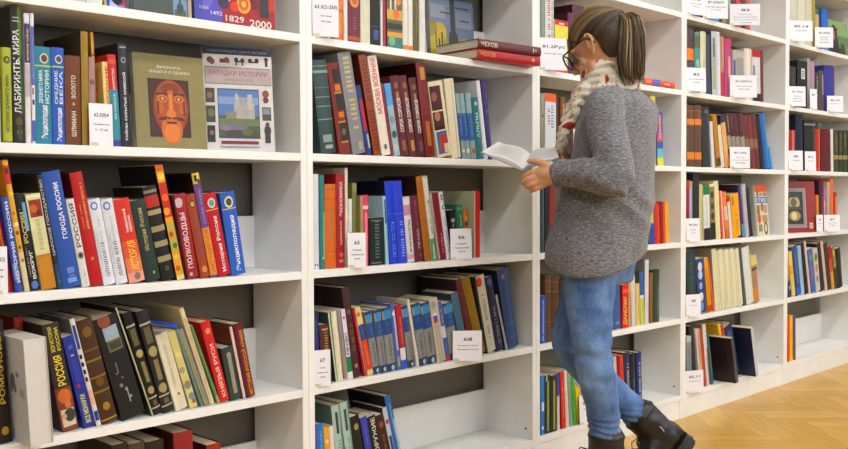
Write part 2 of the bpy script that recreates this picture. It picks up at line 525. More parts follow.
TABLE = '''# A R1
-0.7018 0.016 0.0283 0.0613 0.115 -3.05 b23 - 1||red hardback cut off by the picture's top edge
-0.6706 0.016 0.0221 0.1324 0.115 -1.95 ddd - 1||tall white paperback cut off by the picture's top edge
-0.6456 0.016 0.0342 0.1459 0.115 -1.86 ccd - 1||broad pale grey volume cut off by the picture's top edge
-0.6084 0.016 0.0375 0.1395 0.115 -1.74 e4e2dc - 1||off-white volume right beside the blue patterned one
-0.5665 0.016 0.0053 0.1511 0.115 -0.10 cb8 - 1||thin beige paperback with only its foot in view
-0.5582 0.016 0.0463 0.1301 0.115 0.00 35a - 1|o .3 .06 .2 cce;o .7 .1 .25 b33;r .1 .5 .1 .14 9be;r .5 .9 0.02 .06 88b;o .5 .18 .3 113|blue volume with red and pale patterned foot
# A R2
-0.8241 0.016 0.0220 0.1392 0.115 0.00 bbb - 1||pale grey spine at the very edge of view
-0.7974 0.016 0.0193 0.2027 0.134 0.16 a9b02e - 1|o .5 .87 .36 232a10;o .5 .87 .27 5a6420;o .5 .87 .12 a9b02e;t .12 .72 333a10 .5 .5 ИСТОРИЯ ДРЕВНЕГО МИРА;b 0 .02 6a701a|lime green volume with dark oval emblem
-0.7750 0.016 0.0235 0.2932 0.185 0.92 1d2218 - 1|r .6 1 .62 1 4c6b24;r .7 1 .2 .6 35501e;t .22 .83 eee .62 .42 ЛАБИРИНТЫ МИРА;r .15 .8 .885 .893 bbb;r .2 .75 .91 .918 bbb;o .5 .16 .34 5a4a20;o .5 .08 .25 7a6a30;r .35 .65 .02 .12 4a4020|tall black and green volume titled in big white capitals
-0.7502 0.016 0.0117 0.2807 0.185 0.00 e8e0e0 - 1|b .93 .99 eee;b .62 .92 3a2c66;t .64 .88 e8c440 .5 .5 ВЕЛИКИЕ ТАЙНЫ;b .36 .61 cbb8c6;m .38 .58 555|narrow purple and white spine with yellow lettering
-0.7366 0.016 0.0074 0.2821 0.185 0.00 e6e6ee - 1|b .45 .9 5b6fb4;r .2 .6 .38 .43 a33;r .2 .8 .3 .34 333;b .02 .18 4466b0;m .5 .84 8fa0d8|thin blue and white magazine spine
-0.7279 0.016 0.0356 0.2126 0.140 0.00 2a7f98 - 1|o .55 .88 .27 d8d8b8;o .55 .88 .2 6a2f2a;b .795 .81 b8c840;t .42 .76 d8eef2 .3 .33 ДРЕВНЕГО МИРА;t .42 .76 d8eef2 .3 .7 ИСТОРИИ;t .06 .4 eef .52 .55 Энциклопедия|teal encyclopedia with round emblem
-0.6910 0.016 0.0281 0.2140 0.141 0.00 2558b4 - 1|o .55 .88 .3 d8d8b8;o .55 .88 .22 4a4a6a;b .795 .81 b8c840;t .42 .76 d8e6f8 .32 .33 СРЕДНИЕ;t .42 .76 d8e6f8 .32 .7 ВЕКА;t .04 .38 eef .55 .55 Энциклопедия|blue encyclopedia with round emblem
-0.6614 0.016 0.0362 0.1998 0.132 0.00 6b3a1c - 1|t .1 .38 e8ddc8 .32 .5 ШЛИМАН;o .5 .46 .08 e9a030;t .52 .78 e8ddc8 .3 .5 ЗОЛОТО|brown volume with white lettering and orange star
-0.6235 0.016 0.0164 0.2569 0.198 0.00 a88a30 3a2c18 1|r .15 .85 .02 .98 9a7c28;m .3 .7 6a5418|very tall ochre volume
-0.6058 0.016 0.0142 0.2010 0.133 0.00 b08a8c - 1|o .5 .72 .4 7a5a70;m .2 .5 866|dusty pink paperback behind the shelf card
-0.5734 0.050 0.0070 0.2643 0.164 2.55 d8a23a - 1|r .1 .9 .6 .7 c47a20;o .5 .8 .32 20140c;r .2 .75 .62 .76 1a1210;o .5 .84 .2 c49a6a;o .4 .95 .15 e8c060;r .55 .95 .6 .7 d88420|tall golden icon-painted volume
-0.5658 0.016 0.0135 0.1934 0.128 2.66 f0c878 - 1|r 0 .5 0 1 f0d890;t .42 .95 b8241a .55 .65 РУССКИЕ|cream volume with red lettering behind the shelf card
-0.5505 0.016 0.0218 0.2116 0.140 3.01 c22824 - 1|b 0 .62 3a8fa0;b 0 .07 50409a;t .62 .85 f0e0e0 .3 .5 ИСКУССТВО;t .3 .58 c8e8e8 .25 .5 ВЕЛИКОЕ;b .9 .95 d85040|red and teal two-tone volume
-0.5273 0.016 0.0230 0.2401 0.158 1.83 20222c - 1|t .06 .72 f0f0f0 .4 .5 ТАЙНЫ, СКРЫТЫЕ ЗАВЕСОЙ;o .5 .84 .28 888c98;o .5 .84 .15 33343e;r .15 .85 .955 .97 99a|slim black volume titled in slanted white capitals
# A R3
-0.8239 0.016 0.0282 0.2668 0.176 7.60 b5221c - 1|r 0 1 .62 .82 4c9cc8;r .3 1 .5 .62 e08a28;r 0 1 .86 .95 3a66b0;o .5 .72 .3 78c080;r .3 .8 .3 .45 8a1812|red picture-covered volume behind the corner shelf card
-0.7887 0.030 0.0115 0.2436 0.161 8.88 c0261e - 1|m .3 .8 e8c050|narrow red spine second from the left end
-0.7769 0.016 0.0152 0.2065 0.136 7.94 3b55a8 - 1|t .1 .95 e8ecf8 .5 .55 ИСТОРИЯ РОССИИ;r .1 .7 .12 .3 7f9fbf|slim blue volume titled in white capitals
-0.7588 0.016 0.0115 0.2865 0.185 8.60 e0a838 - 1|r 0 1 .82 .96 c0302a;r .2 .8 .9 .94 3a2a1a;o .5 .75 .35 f0d040;o .4 .6 .3 b07828;o .5 .45 .35 8a4c20;r 0 1 0 .3 d8cba0;o .5 .34 .3 7a5a40;o .6 .24 .3 aa6a40;r 0 1 .5 .53 f0e0a0|tall thin yellow and orange picture spine
-0.7457 0.016 0.0221 0.2106 0.139 8.64 17181a - 1|r .55 .9 .62 .92 6fa8d0;t .12 .42 eee .38 .6 ВОКРУГ;t .5 .82 d8c070 .4 .4 РОССИИ;o .5 .06 .35 5a7ac0;m .15 .85 998 .15 .3|black volume with light blue patch
-0.7211 0.016 0.0319 0.2120 0.140 9.13 ddd8a8 - 0|r .12 .95 .76 .94 8c2e18;o .4 .85 .25 b8682a;o .7 .8 .18 5a1c10;b 0 .37 b87a1c;b .96 .99 e8e8c0;m .42 .72 b5b088;r .1 .9 .03 .34 c08420|cream volume with brick red picture and ochre foot
-0.6853 0.016 0.0122 0.2559 0.169 9.94 26242a - 1|t .3 .96 c8c4bc .6 .5 ЦАРСКОЕ ГОСУДАРСТВО;b 0 .22 22405e;m .05 .16 8aa|narrow charcoal spine against the big blue one
-0.6716 0.016 0.0409 0.2626 0.173 10.08 2c55a4 - 1|t .42 .9 f2f4fa .36 .62 ГОРОДА РОССИИ;r .35 .75 .12 .17 6d8cc8;r .3 .8 .04 .08 88a6d8;r .4 .7 .09 .105 6d8cc8|thick blue volume titled in tall white letters
-0.6283 0.016 0.0185 0.2022 0.133 10.19 e4e2de - 1|t .45 .95 484448 .6 .5 РОССИЯ;o .5 .36 .38 8a8684;o .5 .36 .22 3a3638;m .04 .2 bbb|white paperback with small grey portrait
-0.6080 0.016 0.0295 0.2624 0.173 10.30 b01418 5a0a0e 1|m .5 .9 d8a848 .55 .75;m .5 .72 d89848 .25 .35;o .5 .24 .12 c88a40|tall bright red volume with faint gold lettering
-0.5764 0.016 0.0281 0.2011 0.133 10.41 e6e8ee - 1|o .4 .92 .3 5b84c8;o .4 .92 .18 e6e8ee;m .1 .5 778 .3 .65;m .5 .8 b0bcd0 .4 .6;m .25 .6 9ac .1 .2|white volume with blue ring emblem, nearer the tall red one
-0.5462 0.016 0.0290 0.2007 0.132 10.40 e2e4ea - 1|o .4 .92 .3 5b84c8;o .4 .92 .18 e2e4ea;m .1 .5 778 .3 .65;m .5 .8 b0bcd0 .4 .6;m .25 .6 9ac .1 .2|white volume with blue ring emblem, beside the orange red one
-0.5131 0.016 0.0403 0.1998 0.132 11.33 cc3020 - 1|b 0 .12 e8a088;b .12 .3 e08058;b .3 .5 d85a30;t .14 .5 f4c830 .55 .55 ИСТОРИЯ;t .6 .88 f4e8e0 .28 .5 Универсальный;t .6 .8 f4e8e0 .22 .75 справочник;o .55 .07 .2 8a6a7a|orange red volume with big yellow title
-0.4700 0.016 0.0389 0.1975 0.130 11.75 1f332e - 1|t .38 .9 b8a868 .4 .5 История России;o .6 .1 .08 b8a868|dark green volume with thin gold title
-0.4273 0.016 0.0354 0.2318 0.153 12.46 15140f 0c0b0a 1|b .78 .9 b02a1c;b .93 .96 8a8468;b .7 .75 a89c74;b .52 .58 a09470;b .36 .42 a09470;b .2 .26 a09470;m .08 .14 665|black volume with bands of dull gold and one red label
-0.3894 0.016 0.0205 0.2841 0.185 11.46 e0a020 120e0b 0|o .5 .9 .4 f0d050;r 0 1 .55 .85 b82c10;o .5 .72 .4 e86818;o .4 .6 .4 f0a020;r 0 1 .25 .5 b8a848;o .4 .4 .3 c84420;o .6 .3 .3 5a6a2a;o .5 .2 .3 d8c060;o .4 .1 .3 c06028;r 0 1 .0 .04 d8d090;b .95 1 c85a18|tall fiery yellow and red picture spine
-0.3623 0.016 0.0355 0.2110 0.139 9.96 98202c - 1|o .35 .9 .3 d8b8c0;t .12 .78 f0d8d8 .5 .5 ПОЛКОВОДЦЫ;r .3 .5 .03 .07 e0c0c0;r 0 .12 0 1 2a1014|crimson volume with white lettering
-0.3210 0.016 0.0262 0.2123 0.140 11.29 9c4420 - 1|o .5 .88 .33 5a3418;o .5 .88 .22 c8a050;t .25 .75 7a5a80 .35 .55 РУССКИЕ ЦАРИ;o .5 .1 .28 d8905a|rust brown volume with round gilded emblem
-0.2927 0.016 0.0209 0.2659 0.175 11.41 6f4c86 240c12 1|b .9 1 d8c050;r .2 .5 .92 .98 111;r .55 .9 .9 .94 111;b .02 .48 e09040;t .04 .46 a8642a .5 .5 ИСТОРИЯ;m .52 .85 a88ab8|tall purple spine turning orange near its foot
-0.2697 0.016 0.0368 0.2141 0.141 11.75 b4161e - 1|o .5 .88 .3 d8d8c0;o .5 .88 .2 5a9aa8;b .795 .805 e0c080;t .05 .72 f4e8e8 .42 .55 История России|bright red encyclopedia with round emblem
-0.2303 0.016 0.0428 0.2151 0.142 9.15 2f63be - 1|o .5 .88 .3 e0d8b0;o .5 .88 .2 4a4a30;b .795 .805 e0c080;t .05 .72 eef2fa .42 .55 Энциклопедия|bright blue encyclopedia at the row's right end
# A R4
-0.8256 0.016 0.0360 0.2641 0.174 3.38 1f1512 - 1|t .32 .9 c8a838 .36 .6 РОМАНОВЫ;o .6 .1 .22 b08a30|dark brown volume with gold lettering at the left edge
-0.7306 0.116 0.0198 0.2552 0.095 3.00 a5321c - 1|o .6 .84 .2 d88860|rust red spine mostly hidden behind the white volume
-0.6789 0.016 0.0371 0.2486 0.164 10.10 2c1c18 - 1|b 0 .4 7a3c1c;o .5 .32 .4 c86a28;r .1 .9 .04 .2 d8ccb8;o .6 .14 .35 2a3a34;o .6 .24 .2 c87840;o .25 .14 .15 e0a070;t .42 .7 e8d030 .55 .5 РОССИЯ;t .74 .97 d8c830 .26 .35 ВСЯ ИСТОРИЯ;t .74 .95 d8c830 .26 .72 РОССИИ|brown volume with yellow title over a battle picture
-0.6303 0.016 0.0262 0.2181 0.144 12.83 26348c - 0|r .35 .65 .78 .8 aab;r .25 .8 .5 .75 31409c;o .4 .46 .16 a82a3a;t .05 .36 d8e070 .5 .5 ВСЕ МОНАРХИ;r .3 .7 .86 .9 5566b0|royal blue volume with pale yellow title at the foot
-0.6005 0.016 0.0114 0.2593 0.171 13.45 e0dcd8 777a7c 1|r .15 .75 .72 .94 3a4a90;r .1 .6 .63 .67 222;r .1 .6 .56 .6 222;r .1 .6 .49 .53 222;r .1 .6 .42 .46 222;b .2 .34 e8b8a0;r .1 .9 .05 .14 2c3f8c|thin white spine with a column of black squares
-0.5858 0.016 0.0390 0.2524 0.167 14.01 432c18 - 1|b .6 .62 8a6a28;b .44 .46 8a6a28;b .3 .32 8a6a28;b .03 .045 a88430;o .5 .88 .28 77561f;o .5 .4 .25 664a1c;o .5 .16 .22 9a7a2c;b .7 .72 6a4c20|brown leather-bound volume with gold bands
-0.5357 0.016 0.0594 0.2529 0.167 16.07 17181b - 1|r .25 .85 .77 .9 9fb0c0;r .28 .88 .66 .77 6a6c48;r .33 .83 .68 .75 3f4030;o .4 .96 .25 8a4a34;o .35 .33 .07 778088;o .5 .28 .06 8a9298;o .48 .4 .05 667;o .6 .2 .05 9aa;o .3 .45 .04 778;r .5 .55 .15 .3 99a0a8;r .35 .4 .45 .56 778|very thick black volume with pale blue label
-0.4612 0.016 0.0038 0.2842 0.185 18.56 b8b89a 262a20 1||thin olive board-edged volume between two black ones
-0.4552 0.016 0.0231 0.2640 0.174 17.26 151413 - 1|b .86 .88 b8b09a;r .2 .8 .68 .84 6a6248;o .5 .6 .38 b0a070;r .3 .7 .32 .52 8a7c50;o .5 .24 .36 a89868;b .16 .175 b8b09a;b .06 .075 b8b09a;r .3 .7 .09 .14 665c40|black volume with gilt ornaments, left of its matching pair
-0.4293 0.016 0.0298 0.2624 0.173 15.27 171514 - 1|b .86 .88 b8b09a;r .2 .8 .68 .84 6a6248;o .5 .6 .38 b0a070;r .3 .7 .32 .52 8a7c50;o .5 .24 .36 a89868;b .16 .175 b8b09a;b .06 .075 b8b09a;r .3 .7 .09 .14 665c40|black volume with gilt ornaments, right of its matching pair
-0.3967 0.016 0.0323 0.2001 0.132 15.63 e4dbc0 - 0|m .3 .85 b8a888 .4 .6;o .6 .2 .1 665;r .1 .3 .0 1 efe8d4|cream paperback beside the gilt black pair
-0.3562 0.016 0.0205 0.2038 0.135 17.44 d8cc84 - 0|o .5 .3 .45 88857a;o .4 .5 .35 a09c80;o .6 .15 .4 7c8ca0;o .5 .7 .3 e4dc90;o .7 .08 .25 a05a50|yellow spine with grey map picture
-0.3267 0.016 0.0081 0.2123 0.140 19.42 5c7c80 - 1|m .2 .8 89a|thin teal spine in the leaning bunch
-0.3152 0.016 0.0132 0.2108 0.139 20.03 8c8f8a - 1|r 0 .3 0 1 b0a040;m .1 .5 6f86a0|thin grey spine with yellow edge
-0.2990 0.016 0.0126 0.2647 0.175 18.92 ddd0a8 - 1|m .1 .9 c86a30|tall cream spine dotted with orange lettering
-0.2782 0.016 0.0078 0.2200 0.145 20.62 5d8a58 - 1|b 0 .1 a89a60|slim grassy green spine
-0.2679 0.016 0.0271 0.2178 0.144 15.17 c8242a - 1|o .5 .88 .25 d8a060;t .06 .72 f0d8c0 .45 .5 КНЯЗЬЯ РУСИ|bright red volume with pale lettering
-0.2380 0.016 0.0341 0.1407 0.115 11.21 24382f - 1|r .35 .68 .12 .82 98947a;o .5 .85 .2 98947a|short dark green volume with faded title strip
-0.2009 0.016 0.0083 0.1959 0.129 11.97 e8c8b8 6a3a22 1||thin pale pink spine beside the short green volume
-0.1903 0.016 0.0285 0.2002 0.132 11.46 6c1a1c 4a2a14 1|t .03 .9 d89a3c .55 .55 ИСТОРИЯ РУССКОЙ АРМИИ;r 0 .18 0 1 4a1640|dark red volume with gold capitals at the row's right end
# A R5
-0.5539 0.016 0.0399 0.2747 0.181 2.21 2a1c18 - 1||dark brown volume low under the shelf, leftmost of its row
-0.5108 0.016 0.0410 0.2689 0.177 2.39 4a3a30 - 1||taupe volume with only its top edge showing
-0.4665 0.016 0.0476 0.2653 0.175 2.55 241614 - 1||near-black volume left of the dark red one
-0.3964 0.016 0.0526 0.2730 0.198 1.49 8c1c1c 4a1010 1||dark red volume whose top rises above its row
-0.2998 0.016 0.0408 0.2258 0.198 2.93 98281c 5a1812 1||brick red volume at the right end of its row
# B R1
0.0387 0.016 0.0221 0.2372 0.157 0.00 c88a9a - 1||pink spine behind the leftmost shelf card
0.0625 0.016 0.0231 0.2413 0.159 0.00 a8b0a8 - 1||grey green spine behind the leftmost shelf card
0.0873 0.016 0.0126 0.2320 0.153 0.00 d8d0a8 - 1||pale yellow spine behind the leftmost shelf card
0.1016 0.016 0.0146 0.2428 0.160 0.00 7a2a20 - 1||dark red spine beside the orange one
0.1182 0.016 0.0290 0.2647 0.175 0.00 e08428 - 1|b .0 .08 e8601c;b .3 .34 c06a1c|bright orange spine
0.1489 0.016 0.0142 0.2568 0.169 0.00 e8e4dc - 1||narrow white spine between orange and maroon
0.1652 0.016 0.0457 0.2594 0.171 0.00 6a1c34 - 1|o .5 .46 .36 e08c38;o .5 .46 .2 c85a24;b .03 .07 b0502c;r .3 .75 .6 .66 d87838;m .15 .28 8a4a5a;r .3 .7 .76 .9 8a4a38|maroon volume with round orange emblem
0.2131 0.016 0.0364 0.2682 0.177 0.00 e0ddc6 - 1||broad cream spine
0.2516 0.016 0.0363 0.2751 0.182 0.00 161a18 - 1|r .25 .8 .07 .17 4a5a90;b .2 .21 555|black volume with small blue foot label
0.2893 0.016 0.0081 0.2531 0.167 0.00 ddd - 1||hairline white spine beside the black volume
0.2988 0.016 0.0122 0.2690 0.178 0.23 a02848 - 1||narrow crimson spine
0.3152 0.016 0.0627 0.2850 0.185 1.03 6a5a34 - 0|r 0 1 0 .12 3a7a78;r 0 1 .12 .17 e0a030;r 0 1 .2 .26 1a2420;r 0 1 .3 .4 c8a838;r 0 1 .5 .62 2a2a40;r .2 .3 .4 1 e8e8e8;r .5 .6 .4 1 ddd;o .6 .36 .2 e06a28;o .3 .08 .2 88b080;o .75 .5 .18 d88a30|broad picture spine of boats and water
0.3806 0.016 0.0207 0.2684 0.177 0.00 e6e2d6 - 1|b 0 .06 e07a20|narrow white spine with orange foot, left of its pair
0.4032 0.016 0.0197 0.2720 0.180 0.00 e8e4da - 1|b 0 .06 e07a20|narrow white spine with orange foot, right of its pair
0.4247 0.016 0.0233 0.2913 0.185 0.00 5e5626 2a2814 1|m .2 .9 8a7c40|dark olive spine
0.4643 0.030 0.0256 0.2849 0.185 0.00 e4e2dc - 1||plain white spine beside the autumn picture
# B R2
0.0653 0.016 0.0530 0.2582 0.170 7.27 2c4240 - 1|b .93 .94 7a8a86;b .86 .89 8a9a90;b .6 .61 7a8a86;b .5 .51 7a8a86;b .36 .37 8a9a90;r .2 .8 .12 .2 8a9a90;r .3 .8 .05 .09 9aa8a0;b .7 .71 5a6a66|dark green cloth volume with faint silver rules
0.1322 0.016 0.0409 0.2571 0.170 10.14 7a2418 - 1|r .3 .9 .78 .93 1c1a14;r .35 .85 .69 .76 c87a28;r .3 .92 .48 .66 1c2018;r .25 .95 .66 .68 b88838;r .35 .85 .4 .46 c87a28;r .3 .92 .14 .34 1c2018;r .25 .95 .34 .36 b88838;o .6 .24 .2 5a6a50;r .25 .95 .12 .14 b88838|red brown volume with orange and black panels
0.1787 0.016 0.0478 0.2902 0.185 11.08 85868c - 0|m .25 .95 c8b070 .3 .8;r .55 .85 .04 .12 b0aa98|grey volume with yellowish lettering
0.2325 0.016 0.0216 0.2027 0.134 12.38 b02038 20284e 1|b .8 1 2c3a70;b 0 .35 2c3a80;r .5 .9 .1 .3 b8c0d0;r 0 .3 0 1 28346e|narrow red and navy spine
0.2591 0.016 0.0288 0.2928 0.185 11.56 8a3d10 5a2408 0|m .05 .95 6a2c08 .2 .9|rust brown wood-coloured spine
0.2908 0.016 0.0350 0.2927 0.185 10.97 e8e0d2 - 0|t .42 .97 c82c20 .62 .5 МОСКВА ВОЕННАЯ;r .4 .7 .06 .11 665|white volume with red capitals
0.3288 0.016 0.0096 0.2172 0.143 11.51 8a1c30 - 1||thin crimson spine next to the white volume
0.3404 0.016 0.0245 0.2165 0.143 10.54 9cb8c8 - 0|b .7 1 58a0dc;o .5 .5 .4 8a948a;o .5 .3 .4 4a5a48;o .5 .12 .4 c0c8bc|slim light blue picture spine
0.3697 0.016 0.0348 0.2415 0.159 10.27 571320 - 1|t .3 .72 f0e8e0 .5 .55 СОРОК СОРОКОВ;o .5 .88 .25 8a5a3a;r .35 .65 .72 .8 a87a4a;r .3 .7 .07 .2 8a5a34|maroon volume with white capitals, leftmost of three alike
0.4084 0.016 0.0323 0.2450 0.162 10.94 5a1422 - 1|t .3 .72 f0e8e0 .5 .55 СОРОК СОРОКОВ;o .5 .88 .25 8a5a3a;r .35 .65 .72 .8 a87a4a;r .3 .7 .07 .2 b88a3c|maroon volume with white capitals, middle of three alike
0.4432 0.016 0.0315 0.2421 0.160 9.44 4c1020 - 1|t .3 .72 f0e8e0 .5 .55 СОРОК СОРОКОВ;o .5 .88 .25 8a5a3a;r .35 .65 .72 .8 a87a4a;r .3 .7 .07 .2 6a4a4a|maroon volume with white capitals, rightmost of three alike
0.4775 0.016 0.0401 0.2898 0.185 8.76 6e1418 3c0a0e 1|r .3 .8 .82 .95 b8883c;r .3 .7 .12 .38 a8682c;m .45 .75 8a3c28|tall dark red volume with gilt label
0.5280 0.016 0.0635 0.2359 0.156 11.06 ddd0ac - 0|r .04 .8 .62 .94 3a1414;o .3 .8 .2 8a5048;r .04 .8 .4 .6 4a1c14;o .35 .54 .2 b07858;r .04 .8 .36 .4 2c1210;r .1 .85 .04 .34 3a64a0;r .3 .8 .06 .3 a8381c;r .55 .85 .05 .17 d0c0b0|cream volume with dark red picture panels
0.5950 0.016 0.0420 0.2512 0.166 8.17 e0d6b8 - 1|r .6 .7 0 1 b8ae90|plain cream spine beside the picture-panelled volume
0.6427 0.016 0.0163 0.2093 0.138 9.48 3c6898 - 1|b .7 1 8fa8a8;b .3 .66 2c5a98;m .35 .62 c8d8e8;b 0 .28 88a09a;o .5 .12 .3 e0e0d0|blue and silver set volume, leftmost of three alike
0.6613 0.016 0.0226 0.2106 0.139 9.24 3c6898 - 1|b .7 1 8fa8a8;b .3 .66 2c5a98;m .35 .62 c8d8e8;b 0 .28 88a09a;o .5 .12 .3 e0d8d0|blue and silver set volume, middle of three alike
0.6863 0.016 0.0254 0.2121 0.140 8.27 3c6898 - 1|b .7 1 8fa8a8;b .3 .66 2c5a98;m .35 .62 c8d8e8;b 0 .28 88a09a;o .5 .12 .3 a04a40|blue and silver set volume, rightmost of three alike
0.7141 0.016 0.0297 0.2010 0.133 7.76 1d6a72 - 1|o .5 .9 .2 c8d8c0;t .35 .75 b8e0dc .5 .5 АЛЬПЫ;m .05 .3 4a8a90|teal spine with pale lettering
0.7496 0.016 0.0182 0.2595 0.171 9.02 dfe0e4 - 1||thin white spine touching the purple one
0.7701 0.016 0.0229 0.2639 0.174 7.99 3d2c6c - 1|o .5 .6 .15 88a;m .2 .5 665a90|purple spine leaning last in the row
# B R3
0.0322 0.016 0.0240 0.2649 0.175 0.00 e4e4e6 - 1|r .85 1 0 1 5a78b8;o .3 .05 .1 555;o .6 .05 .1 555|white volume against the left panel
0.0579 0.016 0.0165 0.2625 0.173 0.00 2c7c74 - 1|r .6 1 .1 .6 8cb8a8;o .5 .12 .15 d8e0d0;m .3 .8 5a9a90|slim teal green spine
0.0764 0.016 0.0392 0.2376 0.157 0.00 cf6a1a - 1|b .93 .935 8a4410;b .82 .825 8a4410;b .7 .705 a4521a;b .2 .205 8a4410;m .3 .75 9a8078 .4 .6|orange volume with faint grey lettering
0.1173 0.016 0.0300 0.2660 0.176 0.00 9c1422 - 1|t .55 .92 f0dcd8 .4 .5 ЭКОНОМИКА;t .25 .5 e8c8c4 .3 .5 НАЦИОНАЛЬНАЯ;o .5 .14 .2 c86a6a;r .25 .8 .06 .09 d08080|dark red volume with white lettering
0.1524 0.020 0.0097 0.2835 0.185 0.00 e6dcc8 - 1|r 0 1 0 .2 e8c890|tall thin cream spine beside the dark red one
0.1623 0.016 0.0126 0.1953 0.129 0.00 e4e4e6 - 1|o .5 .5 .3 778|narrow white spine above the shelf card's corner
0.1888 0.030 0.0165 0.2412 0.159 0.00 7a7a44 - 1|b .9 1 8c8c58|olive spine above the shelf card
0.2056 0.016 0.0107 0.2037 0.134 0.00 9a8a5a - 1|m .4 .9 d8c860;b .85 1 a89480|slim tan spine with yellow lettering
0.2166 0.016 0.0209 0.2065 0.136 0.00 d24060 - 1|b .8 .85 f0c8d0;r .3 .7 0 .75 e88898;m .1 .6 f8d8e0|pinkish red spine behind the shelf card's right edge
0.2409 0.016 0.0576 0.1395 0.115 0.71 162622 - 0|m .15 .95 6a7a74 .35 .65;r .1 .8 .04 .06 7a8a84;r .1 .85 .93 .95 7a8a84|dark bottle green volume with a grey lettering column
0.3065 0.016 0.0126 0.2032 0.134 3.79 a8d4e0 - 1|r .3 .8 .6 .95 3a5a60;m .05 .5 5a9ab0|slim pale blue spine
0.3240 0.016 0.0328 0.2469 0.163 5.03 2040c8 101634 1|b .6 .61 4868e0;m .08 .5 90b0f0 .35 .75|cobalt blue volume, left of its matching pair
0.3593 0.016 0.0359 0.2472 0.163 5.51 2242cc - 1|b .6 .61 4868e0;m .08 .5 90b0f0 .35 .75|cobalt blue volume, right of its matching pair
0.3986 0.016 0.0284 0.1996 0.132 6.34 e4e0de - 1|b .72 .88 c890a4;b .05 .12 e0a0b8;t .15 .65 555058 .4 .5 ФИНАНСЫ|white volume with pink bands
0.4300 0.016 0.0351 0.2022 0.133 7.01 5c1630 - 1|m .55 .95 8a4a60;t .2 .5 c8a0a8 .35 .55 ПРАВО;o .6 .1 .1 8a5060|maroon volume beside the pink-banded white one
0.4703 0.016 0.0277 0.2643 0.174 8.31 a8660e 2c180a 1||tall ochre brown spine
0.5039 0.016 0.0209 0.2656 0.175 9.42 dcd8c8 - 1|b 0 .26 5a8a5c;m .3 .7 555;o .5 .7 .2 889;r .3 .6 .02 .2 a8c8a8|tall cream spine with green foot
0.5298 0.016 0.0088 0.2145 0.142 10.56 b0aaa4 - 1|m .2 .9 777|thin grey spine beside the tall cream one
0.5407 0.016 0.0264 0.2126 0.140 9.73 7c1420 - 1|m .1 .4 c88a88|narrow dark red spine in the leaning bunch
0.5700 0.016 0.0197 0.2166 0.143 10.32 dde0ea - 1|t .72 .96 334 .6 .5 А-Я;m .1 .65 7a84b8|white spine lettered A to Ya
0.6146 0.035 0.0252 0.1569 0.115 5.65 1a1c1e - 0|r .2 .8 .75 .82 bbb;m .3 .7 99a|black spine above the shelf card
0.6430 0.035 0.0295 0.1732 0.115 2.87 2e7058 - 1|m .4 .8 a0d0b0;b .9 .95 5a9a80|green spine above the shelf card
0.6746 0.035 0.0207 0.1598 0.115 2.51 c8741c - 1|o .5 .8 .4 e89a28;o .4 .7 .3 304a80|orange spine above the shelf card
0.6954 0.016 0.0277 0.2179 0.144 0.00 c81c18 b8bca0 0|r 0 .15 0 1 e0dcc8|bright red spine standing last in the row
# B R4
0.0307 0.016 0.0235 0.2031 0.134 0.94 28306a - 1|m .3 .9 445090|navy spine behind the leftmost shelf card
0.0648 0.016 0.0344 0.1671 0.115 4.41 4a1a18 - 1|m .3 .9 a8803c .35 .75;r .2 .9 .9 .93 b89048|short maroon and gold volume behind the shelf card
0.1103 0.016 0.0073 0.2008 0.133 8.00 dcdccc 30483c 1|r .5 1 0 1 6a9a58|thin white and green spine
0.1194 0.016 0.0189 0.2004 0.132 6.95 e6e4c8 - 1||thin cream spine in the leaning bunch
0.1520 0.030 0.0024 0.1988 0.131 9.43 e08a30 - 1||hairline orange spine
0.1547 0.016 0.0188 0.2037 0.134 8.32 e4e2ea - 0|b 0 .32 2a7a4c;b 0 .1 e8e8e4;r 0 .18 .3 1 4a3a90;t .35 .66 222 .55 .6 ПРАВО;o .6 .88 .2 a04a80|white spine with black title and green foot
0.1785 0.016 0.0270 0.2676 0.177 9.52 3e141a 1a0b0e 1|o .45 .73 .25 7a4a48;m .3 .6 a8742c .3 .7;o .5 .13 .2 b88838|very tall dark maroon volume
0.2175 0.016 0.0081 0.2067 0.136 12.61 b01834 - 1|r .75 1 0 .8 e8dcd8|thin crimson and white spine
0.2311 0.016 0.0207 0.2075 0.137 13.84 e4cf90 - 0|b .08 .52 d8421c;b .52 .75 24488a;o .4 .9 .3 c8783c;m .56 .72 6a88b8;m .15 .45 e88a60|cream spine with navy and orange bands
0.2548 0.016 0.0260 0.1893 0.125 10.34 8c8c8c - 1|b .86 .95 9a9a98;o .5 .9 .4 3a90c8;b .95 1 1c3c60;b .58 .82 1c4a8a;m .62 .78 a0c0e0;b 0 .12 1c3858;o .6 .05 .2 b0c8d8;m .15 .5 4c4c50|grey and navy law code volume, first of seven alike
0.2830 0.016 0.0270 0.1913 0.126 8.18 8a8a8a - 1|b .86 .95 9a9a98;o .5 .9 .4 3a90c8;b .95 1 1c3c60;b .58 .82 1c4a8a;m .62 .78 a0c0e0;b 0 .12 1c3858;o .6 .05 .2 b0c8d8;m .15 .5 4c4c50|grey and navy law code volume, second of seven alike
0.3121 0.016 0.0340 0.1937 0.128 7.33 909090 - 1|b .86 .95 9a9a98;o .5 .9 .4 3a90c8;b .95 1 1c3c60;b .58 .82 1c4a8a;m .62 .78 a0c0e0;b 0 .12 1c3858;o .6 .05 .2 b0c8d8;m .15 .5 4c4c50|grey and navy law code volume, third of seven alike
0.3488 0.016 0.0182 0.2041 0.135 7.93 4a68b0 - 1|r .4 .8 .3 .9 c8d0e0;o .5 .85 .3 eee;r .3 .8 .05 .2 a8a060|thin blue and white spine between grey ones
0.3694 0.016 0.0228 0.1981 0.131 7.20 b0182c - 1|b 0 .14 2a60c0;b .14 .33 e0e0e8;m .4 .8 e08a90|thin red spine with blue foot
